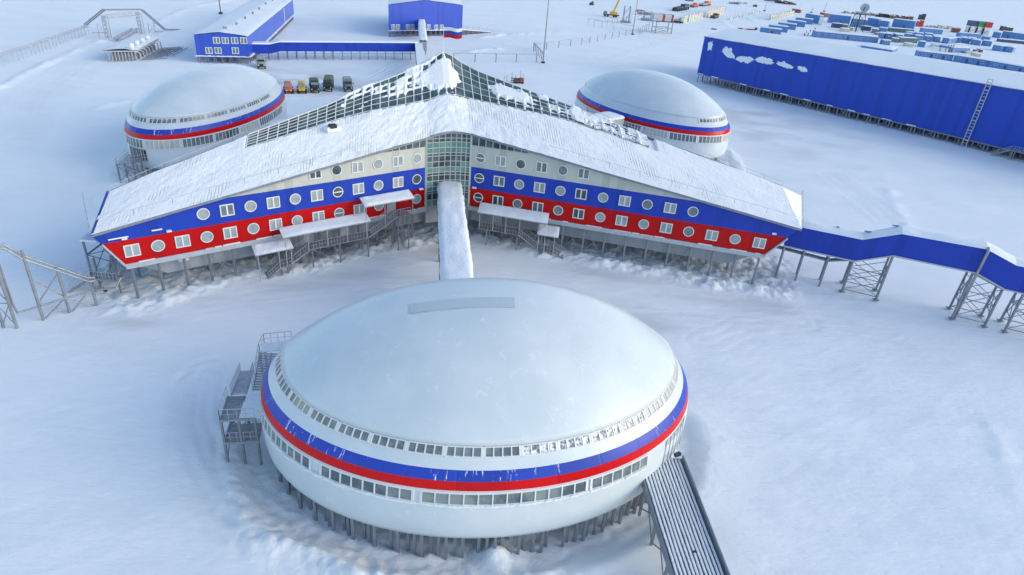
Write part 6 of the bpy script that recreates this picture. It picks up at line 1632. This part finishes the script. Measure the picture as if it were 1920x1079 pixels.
def dish_tower():
    c = at(1604, 59); root = thing('dish_tower', (*c[:2], 0), 'dark lattice tower carrying a pale round dish among the blue blocks', 'tower'); u = V3((.95, .31, 0)); n = V3((-.31, .95, 0)); h = hgt(at(1597, 59), 27); P = lambda a, b, z: c + u * a + n * b + (0, 0, z); w0, w1 = 3.0, 2.2
    for a in (-1, 1):
        for b in (-1, 1): mb = MB(); mb.bar(P(a * w0, b * w0, -.3), P(a * w1, b * w1, h), .38); mb.build('leg', 'dark_steel', root)
    mb = MB()
    for z0, z1 in ((0, h * .5), (h * .5, h)):
        f0, f1 = w0 + (w1 - w0) * z0 / h, w0 + (w1 - w0) * z1 / h
        for s in (-1, 1): mb.bar(P(-f0, s * f0, z0), P(f1, s * f1, z1), .16); mb.bar(P(f0, s * f0, z0), P(-f1, s * f1, z1), .16); mb.bar(P(-f1, s * f1, z1), P(f1, s * f1, z1), .2)
    mb.build('brace', 'dark_steel', root); mb = MB(); mb.box(P(0, 0, h), (5.6, 5.2, .3), .31); mb.build('platform', 'dark_steel', root); mb = MB(); railing(mb, [P(-2.6, -2.4, h), P(2.6, -2.4, h), P(2.6, 2.4, h), P(-2.6, 2.4, h), P(-2.6, -2.4, h)], 1.2, 1.3, .06); mb.build('railing', 'dark_steel', root)
    # shallow bowl facing up and left of the camera
    dc = P(1.6, 0, h + 3.8); ax = V3((-.35, -.85, .40)); ax /= np.linalg.norm(ax); e1 = np.cross(ax, (0, 0, 1.)); e1 /= np.linalg.norm(e1); e2 = np.cross(e1, ax); mb = MB(); N = 24; vs = [dc - ax * .9]
    for rr in (.7, 1.4, 2.1, 2.7):
        for k in range(N): t = 2 * math.pi * k / N; vs.append(dc - ax * (.9 - .9 * (rr / 2.7) ** 2) + e1 * rr * math.cos(t) + e2 * rr * math.sin(t))
    mb.add(vs, [(0, 1 + k, 1 + (k + 1) % N) for k in range(N)] + [(1 + j * N + k, 1 + (j + 1) * N + k, 1 + (j + 1) * N + (k + 1) % N, 1 + j * N + (k + 1) % N) for j in range(3) for k in range(N)]); mb.build('dish', 'frost_steel', root, smooth=True)
    mb = MB(); mb.bar(P(.6, 0, h), dc - ax * .8, .4); mb.bar(dc + ax * 1.2, dc - e2 * 2.4, .12); mb.bar(dc + ax * 1.2, dc - ax * .8, .12); mb.ball(dc + ax * 1.2, .35); mb.build('mount', 'dark_steel', root)


dish_tower()
for x0, y0, x1, y1, l in ((1545, 23, 1550, 5, 'thin aerial pole leaning behind the stepped cabins'), (1521, 25, 1523, 14, 'short thin pole behind the stepped cabins'), (1433, 22, 1438, 2, 'thin pole standing on the snow left of the camp')):
    b = at(x0, y0); h = hgt(b[:2], y1); t = thing('aerial_pole', (*b[:2], 0), l, 'pole'); mb = MB(); mb.tube((b[0], b[1], -.3), (b[0] + .3, b[1], h), .16, 6); mb.build('pole', 'steel', t); mb = MB(); mb.box((b[0], b[1], .5), (1.4, 1.4, 1.0)); mb.build('base', 'rust_steel', t)


def person_mesh():
    me = bpy.data.meshes.new('person'); V = [(0, 0, .92), (0, 0, 1.15), (0, 0, 1.42), (0, 0, 1.55), (0, -.02, 1.70), (.22, 0, 1.40), (.30, -.02, 1.12), (.28, -.10, .88), (-.22, 0, 1.40), (-.30, .04, 1.12), (-.28, .0, .88), (.11, 0, .88), (.13, -.12, .48), (.13, .0, .06), (.13, -.14, .04), (-.11, 0, .88), (-.12, .02, .48), (-.12, .18, .07), (-.12, .05, .04)]
    Ed = [(0, 1), (1, 2), (2, 3), (3, 4), (2, 5), (5, 6), (6, 7), (2, 8), (8, 9), (9, 10), (0, 11), (11, 12), (12, 13), (13, 14), (0, 15), (15, 16), (16, 17), (17, 18)]
    rad = [.17, .19, .20, .08, .12, .10, .085, .06, .10, .085, .06, .12, .10, .08, .06, .12, .10, .08, .06]
    me.from_pydata(V, Ed, []); o = bpy.data.objects.new('person', me); COL.objects.link(o); o.modifiers.new('skin', 'SKIN')
    for i, v in enumerate(me.skin_vertices[0].data): v.radius = (rad[i], rad[i] * .85); v.use_root = (i == 0)
    s = o.modifiers.new('sub', 'SUBSURF'); s.levels = 2; s.render_levels = 2; me.materials.append(M['black_cloth'])
    dg = bpy.context.evaluated_depsgraph_get(); m2 = bpy.data.meshes.new_from_object(o.evaluated_get(dg)); m2.name = 'person'; bpy.data.objects.remove(o)
    if not m2.materials: m2.materials.append(M['black_cloth'])
    return m2


pm_ = person_mesh()
for k, (x, y, l) in enumerate(((1507.5, 68.5, 'person in dark clothes nearest the hangar roof, left of the barrack'), (1514.5, 67.3, 'person in dark clothes walking right of the nearest one'), (1511.5, 63.0, 'person in dark clothes behind the front pair, walking'), (1518.5, 61.7, 'person in dark clothes in the rear pair, closer to the barrack'), (1527.5, 57.5, 'person in dark clothes standing alone at the corner of the barrack'))):
    p = at(x, y); o = bpy.data.objects.new('person', pm_); COL.objects.link(o); o.location = (p[0], p[1], 0); o.rotation_euler = (0, 0, .7 * k); o.scale = (1, 1, 1); tag(o, l, 'person', 'people walking in the camp')


# ------------------------------------------------------------------ far yard: crane truck, tower, fence panels, machines
def crane():
    f, b = at(1131, 30.5), at(1160, 33.5); rz = math.atan2(*( -(b - f)[:2] * V3((1, -1)) )) ; d = (b - f)[:2]; rz = math.atan2(-d[0], d[1]); L = 9.5; c = (f + b) / 2
    root = thing('crane_truck', (0, 0, 0), 'yellow mobile crane on a dark truck with its boom raised, top of the yard', 'crane'); y0 = -L / 2
    m = MB(); m.box((0, 0, 1.1), (2.3, L, .5)); m.build('chassis', 'dark_steel', root, local=True)
    loft([rsec(y0, 1.1, .9, 2.0), rsec(y0 + .4, 1.2, .9, 2.9, .2), rsec(y0 + 2.2, 1.2, .9, 2.9, .2)]).build('cab', 'grey_truck', root, local=True)
    m = MB(); m.face([(-1, y0 + .08, 2.05), (1, y0 + .08, 2.05), (.95, y0 + .34, 2.7), (-.95, y0 + .34, 2.7)]); m.build('windscreen', 'screen_glass', root, local=True)
    for s in (-1, 1):
        for y in (y0 + 1.2, y0 + 2.9, 1.6, 3.0): wheel(root, s * 1.05, y, .62, .4)
    m = loft([rsec(.2, 1.1, 1.4, 3.0, .2), rsec(3.6, 1.1, 1.4, 2.8, .2)]); m.box((.8, -.3, 2.3), (.9, 1.4, 1.6)); m.build('turret', 'crane_yellow', root, local=True)
    root.location = (c[0], c[1], 0); root.rotation_euler = (0, 0, rz)
    m = MB(); base = at(1150, 27, 2.5); base = V3((c[0] + d[0] * .12, c[1] + d[1] * .12, 2.9)); tip = hit(1171, -22, base, base + V3((1, -.1, 0))); mid = base * .5 + tip * .5
    ir = np.linalg.inv(np.array([[math.cos(rz), -math.sin(rz), 0], [math.sin(rz), math.cos(rz), 0], [0, 0, 1]])); loc = lambda p: ir @ (V3(p) - (c[0], c[1], 0))
    m.bar(loc(base), loc(mid), 1.0, 1.0); m.bar(loc(mid), loc(tip), .75, .75); m.build('boom', 'crane_yellow', root, local=True)


crane()


def tower(x0, x1, y, yt, label, cabm):
    A, B = at(x0, y), at(x1, y + 1.5); root = thing('guard_tower', (*((A + B) / 2)[:2], 0), label, 'tower'); h = hgt(A[:2], yt); u = (B - A) / np.linalg.norm(B - A); n = V3((-u[1], u[0], 0)); W = np.linalg.norm(B - A)
    for s in (0, W):
        for o in (0, 5): mb = MB(); p = A + u * s + n * o; mb.bar((p[0], p[1], -.3), (p[0], p[1], h), .35); mb.build('leg', 'steel', root)
    mb = MB()
    for o in (0, 5):
        p, q = A + n * o, A + u * W + n * o; mb.bar(p + (0, 0, h * .5), q + (0, 0, h * .5), .2); mb.bar(p + (0, 0, .4), q + (0, 0, h * .5), .15); mb.bar(q + (0, 0, .4), p + (0, 0, h * .5), .15)
    mb.build('brace', 'steel', root); mb = MB(); c = (A + B) / 2 + n * 2.5; rz = math.atan2(u[1], u[0]); mb.box((c[0], c[1], h + .15), (W + 1.6, 6.5, .3), rz); mb.build('platform', 'dark_steel', root)
    for k, (f, m, w_) in enumerate(((.16, 'frost_steel', .46), (.44, 'red_box', .09), (.70, 'frost_steel', .36), (.95, 'red_box', .07))):
        mb = MB(); p = A + u * (W + 1.4) * (f - .05) + n * 2.5 - u * .7; mb.box((p[0], p[1], h + 1.9), ((W + 1.4) * w_, 4.5, 3.2), rz); mb.build('booth', m, root)


tower(1228, 1258, 63.5, 41, 'steel platform on braced legs carrying grey and red booths', 'frost_steel')


def lattice(x, y, yt, label, w_=1.6):
    b = at(x, y); h = hgt(b[:2], yt); root = thing('lattice_tower', (*b[:2], 0), label, 'tower'); mb = MB()
    for dx in (-1, 1):
        for dy in (-1, 1): mb.bar((b[0] + dx * w_, b[1] + dy * w_, -.3), (b[0] + dx * w_, b[1] + dy * w_, h), .3)
    n = max(2, int(h / 3))
    for k in range(n):
        z0, z1 = h * k / n, h * (k + 1) / n
        for dy in (-1, 1): mb.bar((b[0] - w_, b[1] + dy * w_, z0), (b[0] + w_, b[1] + dy * w_, z1), .15)
    mb.build('frame', 'steel', root); mb = MB(); mb.box((b[0], b[1], .25), (w_ * 3.2, w_ * 3.2, .6)); mb.build('base', 'steel', root)


lattice(1173, 42, 12, 'grey lattice tower standing behind the lamp mast by the crane')
lattice(1214, 38, 22, 'low pale lattice frame behind the booth platform', 2.2)


def panel_fence(p, q, n, h, label, m='beige_panel', gapp=.12):
    a, b = at(*p), at(*q); root = thing('panel_fence', (*((a + b) / 2)[:2], 0), label, 'fence'); u = (b - a) / np.linalg.norm(b - a); L = np.linalg.norm(b - a); nn = V3((-u[1], u[0], 0)); mb = MB()
    for k in range(n):
        if random.random() < gapp: continue
        s = L * k / n; hh = h * (.85 + .25 * random.random()); mb.obox(a + u * s - (0, 0, .3), u * L / n * .86, nn * .25, (0, 0, hh + .3))
    mb.build('panel_boards', m, root)
    for k in range(0, n + 1, 2): s = L * k / n; mb = MB(); mb.bar(a + u * s + (0, 0, -.3), a + u * s + (0, 0, h * 1.15), .3); mb.build('post', 'frost_steel', root)


panel_fence((1281, 44), (1358, 24), 26, 4.0, 'long fence of beige panels leading back right of the booth platform')
panel_fence((1442, 39), (1488, 28), 18, 3.0, 'beige panel fence behind the stepped blue cabins')
panel_fence((1368, 38), (1424, 24), 20, 1.2, 'low line of beige slabs half buried in a snow bank', gapp=.3)
pipeline([at(1102, 47), at(1128, 52), at(1190, 38), at(1218, 46)], 3.2, 'thin pale pipe rail beneath the crane truck', 7.0, None, double=False, r=.1)


def machine(x0, y0, x1, y1, h, m, label, name, cat, cabm='dark_steel', kind=0):
    a, b = at(x0, y0), at(x1, y1); u = (b - a)[:2]; L = np.linalg.norm(u); rz = math.atan2(u[1], u[0]) + math.pi / 2; c = (a + b) / 2; root = thing(name, (0, 0, 0), label, cat)
    w_ = min(1.6, L * .3); mm = MB(); mm.box((0, 0, h * .28), (w_ * 2, L * .92, h * .2)); mm.build('chassis', 'dark_steel', root, local=True)
    loft([rsec(-L * .46, w_ * .8, h * .35, h * .75), rsec(-L * .42, w_, h * .35, h * .95, .2), rsec(-L * .1, w_, h * .35, h, .2)]).build('cab', cabm, root, local=True)
    loft([rsec(-L * .06, w_, h * .35, h * .7, .15), rsec(L * .46, w_ * .95, h * .35, h * .62, .15)]).build('body', m, root, local=True)
    for s in (-1, 1):
        if kind:
            mm = MB(); r = h * .2
            for yy in np.linspace(-L * .4, L * .4, 6): mm.tube((s * w_ - .3, yy, r), (s * w_ + .3, yy, r), r, 10)
            mm.box((s * w_, 0, r * 1.9), (.6, L * .85, .12)); mm.box((s * w_, 0, .06), (.6, L * .8, .12)); mm.build('track', 'rubber', root, local=True)
        else:
            for yy in (-L * .32, L * .18, L * .36): wheel(root, s * w_ * .85, yy, h * .2, .4)
    root.location = (c[0], c[1], 0); root.rotation_euler = (0, 0, rz)


machine(1263, 21.5, 1289, 17, 3.6, 'dark_steel', 'dark heavy machine with snow on its deck, right of the crane', 'tracked_vehicle', 'machine', 'navy_box', 1)
machine(1296, 14, 1306, 13, 2.6, 'orange_paint', 'faint orange vehicle far behind the panel fence', 'loader', 'machine', 'orange_paint')
machine(1313, 12.5, 1330, 10, 3.0, 'frosty_truck', 'pale truck with orange cab far behind the panel fence', 'lorry', 'truck', 'orange_paint')
machine(1264, 42, 1280, 44.5, 3.0, 'beige_panel', 'pale tanker truck at the end of the booth platform', 'tanker_truck', 'truck', 'frosty_truck')
machine(1335, 35.5, 1343.5, 33.5, 2.8, 'rust_steel', 'small brown machine in front of the long panel fence', 'loader', 'machine', 'rust_steel')
machine(1106, 9.5, 1112, 10.5, 2.4, 'dark_steel', 'small dark machine left of the crane truck in snow', 'loader', 'machine', 'dark_steel')
machine(962, 156, 982, 157, 1.7, 'rust_steel', 'red flatbed trailer just behind the right side of the roof', 'trailer', 'trailer', 'brick_red')
for k, x in enumerate((960, 970, 978)):
    pass
t = thing('pole_rack', (*at(972, 156)[:2], 0), 'red frame with thin upright poles behind the roof glazing', 'rack'); mb = MB()
for x, h in ((945, 2), (950, 2.4), (959, 3.4), (966, 2.6), (975, 3.8), (980, 2.8)): q = at(x, 155.5); mb = MB(); mb.bar((q[0], q[1], 0), (q[0], q[1], h), .12); mb.build('pole', 'brick_red', t)
mb = MB(); a, b_ = at(958, 156), at(982, 157); mb.bar(a + (0, 0, 1.5), b_ + (0, 0, 1.5), .3); mb.bar(a + (0, 0, .9), b_ + (0, 0, .9), .3); mb.build('frame', 'rust_steel', t)
for x0, y0, x1, y1, l in ((1334, 55, 1343, 56.5, 'thin grey plank lying on the snow above the hangar roof'), (1384, 54.5, 1392, 55, 'small red object lying on snow left of the camp'), (1400, 56, 1417, 57, 'dark red sledge lying near the first stepped cabin')):
    a, b_ = at(x0, y0), at(x1, y1); t = thing('sledge' if 'sledge' in l else 'plank', (*((a + b_) / 2)[:2], 0), l, 'sledge' if 'sledge' in l else 'plank'); mb = MB(); mb.bar(a + (0, 0, .35), b_ + (0, 0, .35), 1.0, .5)
    mb.build('deck', 'brick_red' if 'red' in l else 'steel', t); mb = MB(); mb.bar(a + (0, 0, .1), b_ + (0, 0, .1), .25, .2); mb.bar(a + (.6, .9, .1), b_ + (.6, .9, .1), .25, .2)
    if 'sledge' in l: mb.bar(b_ + (0, 0, .2), b_ + (0, 0, 1.4), 1.2); mb.bar(a + (0, 0, .3), a + (-3, .5, .3), .15)
    mb.build('runner', 'dark_steel', t)


# ------------------------------------------------------------------ stores and timber lying about the yard
def stack(x, y, w_, h, n, m, label, name, cat, rz=0.0):
    c = at(x, y); root = thing(name, (*c[:2], 0), label, cat, rz=0); r = random.Random(int(x * 7 + y)); mb = MB(); sn = MB()
    for k in range(n):
        lx = (k - (n - 1) / 2) * w_ / n; hh = h * (.55 + .6 * r.random()); ln = 1.6 + 2.2 * r.random(); q = c + V3((lx * math.cos(rz), lx * math.sin(rz), 0))
        mb.box(q + (0, 0, hh / 2 - .1), (w_ / n * .82, ln, hh + .2), rz + .25 * (r.random() - .5)); sn.box(q + (0, 0, hh + .09), (w_ / n * .74, ln * .9, .2), rz + .1)
    mb.build('load', m, root); sn.build('snow', 'snow_cap', root)


for a in ((1448, 3, 14, 2.0, 7, 'steel', 'dark row of stores at the very top, left part of the debris line', 'stores_row', 'stores'), (1466, 7, 12, 2.4, 7, 'dark_steel', 'dark row of stores at the top, middle of the debris line', 'stores_row', 'stores'), (1481, 9, 10, 2.2, 5, 'rust_steel', 'brown row of stores at the top, right end of the debris line', 'stores_row', 'stores'),
          (1596, 27, 16, 1.8, 8, 'galvanised', 'grey row of drums behind the two-storey blocks, left of the dish', 'stores_row', 'stores'), (1638, 30, 16, 1.8, 8, 'galvanised', 'grey row of stores behind the two-storey blocks, right of the dish', 'stores_row', 'stores'), (1658, 33, 14, 2.4, 6, 'dark_steel', 'dark row of stores behind the widest two-storey block', 'stores_row', 'stores'), (1688, 36.5, 18, 2.6, 8, 'rust_steel', 'red-brown row of stores behind the widest two-storey block', 'stores_row', 'stores'),
          (1727, 37, 5, 4.0, 2, 'dark_steel', 'small dark stack standing alone behind the back row', 'stores_stack', 'stores'), (1722, 50, 5, 4.2, 2, 'red_box', 'small red stack at the right end of the back row', 'stores_stack', 'stores'), (1886, 58, 9, 4.0, 3, 'dark_steel', 'dark snow-dusted heap behind the far right cabins', 'stores_stack', 'stores'), (1775, 55, 14, 2.0, 6, 'beige_panel', 'pale pallets between the red shed and the fan units', 'pallets', 'pallets'), (1750, 52, 16, 1.2, 6, 'beige_panel', 'low pale timber behind the long blue container', 'timber', 'timber'),
          (1670, 74, 5, 1.4, 3, 'steel', 'grey crates between the barrack and the middle row', 'crates', 'crates'), (1680, 77, 4, 1.3, 3, 'dark_steel', 'dark crates left of the dark green container', 'crates', 'crates'), (1588, 57, 6, 1.4, 3, 'galvanised', 'grey crates in front of the left two-storey block', 'crates', 'crates'), (1648, 66, 5, 1.3, 3, 'steel', 'grey crates by the first cabin of the middle row', 'crates', 'crates'), (1820, 101, 7, 1.2, 4, 'beige_panel', 'pale timber pile right of the broad snowy shed', 'timber', 'timber'), (1832, 98, 4, 1.5, 2, 'rust_steel', 'brown crates right of the broad snowy shed', 'crates', 'crates'),
          (1376, 8, 8, 1.5, 4, 'steel', 'grey stores far behind the long panel fence', 'stores_row', 'stores'), (1392, 7, 8, 1.2, 4, 'beige_panel', 'pale stores far behind the long panel fence', 'stores_row', 'stores'), (1292, 2.5, 7, 1.6, 3, 'steel', 'grey stores at the top edge right of the crane boom', 'stores_row', 'stores'), (1415, 13, 3, 1.6, 2, 'rust_steel', 'single brown crate on the snow behind the slabs', 'crates', 'crates'), (1210, 27, 10, 1.4, 5, 'galvanised', 'grey pipes and frames stacked behind the lamp mast by the crane', 'stores_row', 'stores'), (1200, 22, 6, 1.3, 3, 'red_box', 'faded red crates behind the lamp mast by the crane', 'crates', 'crates')):
    stack(*a)
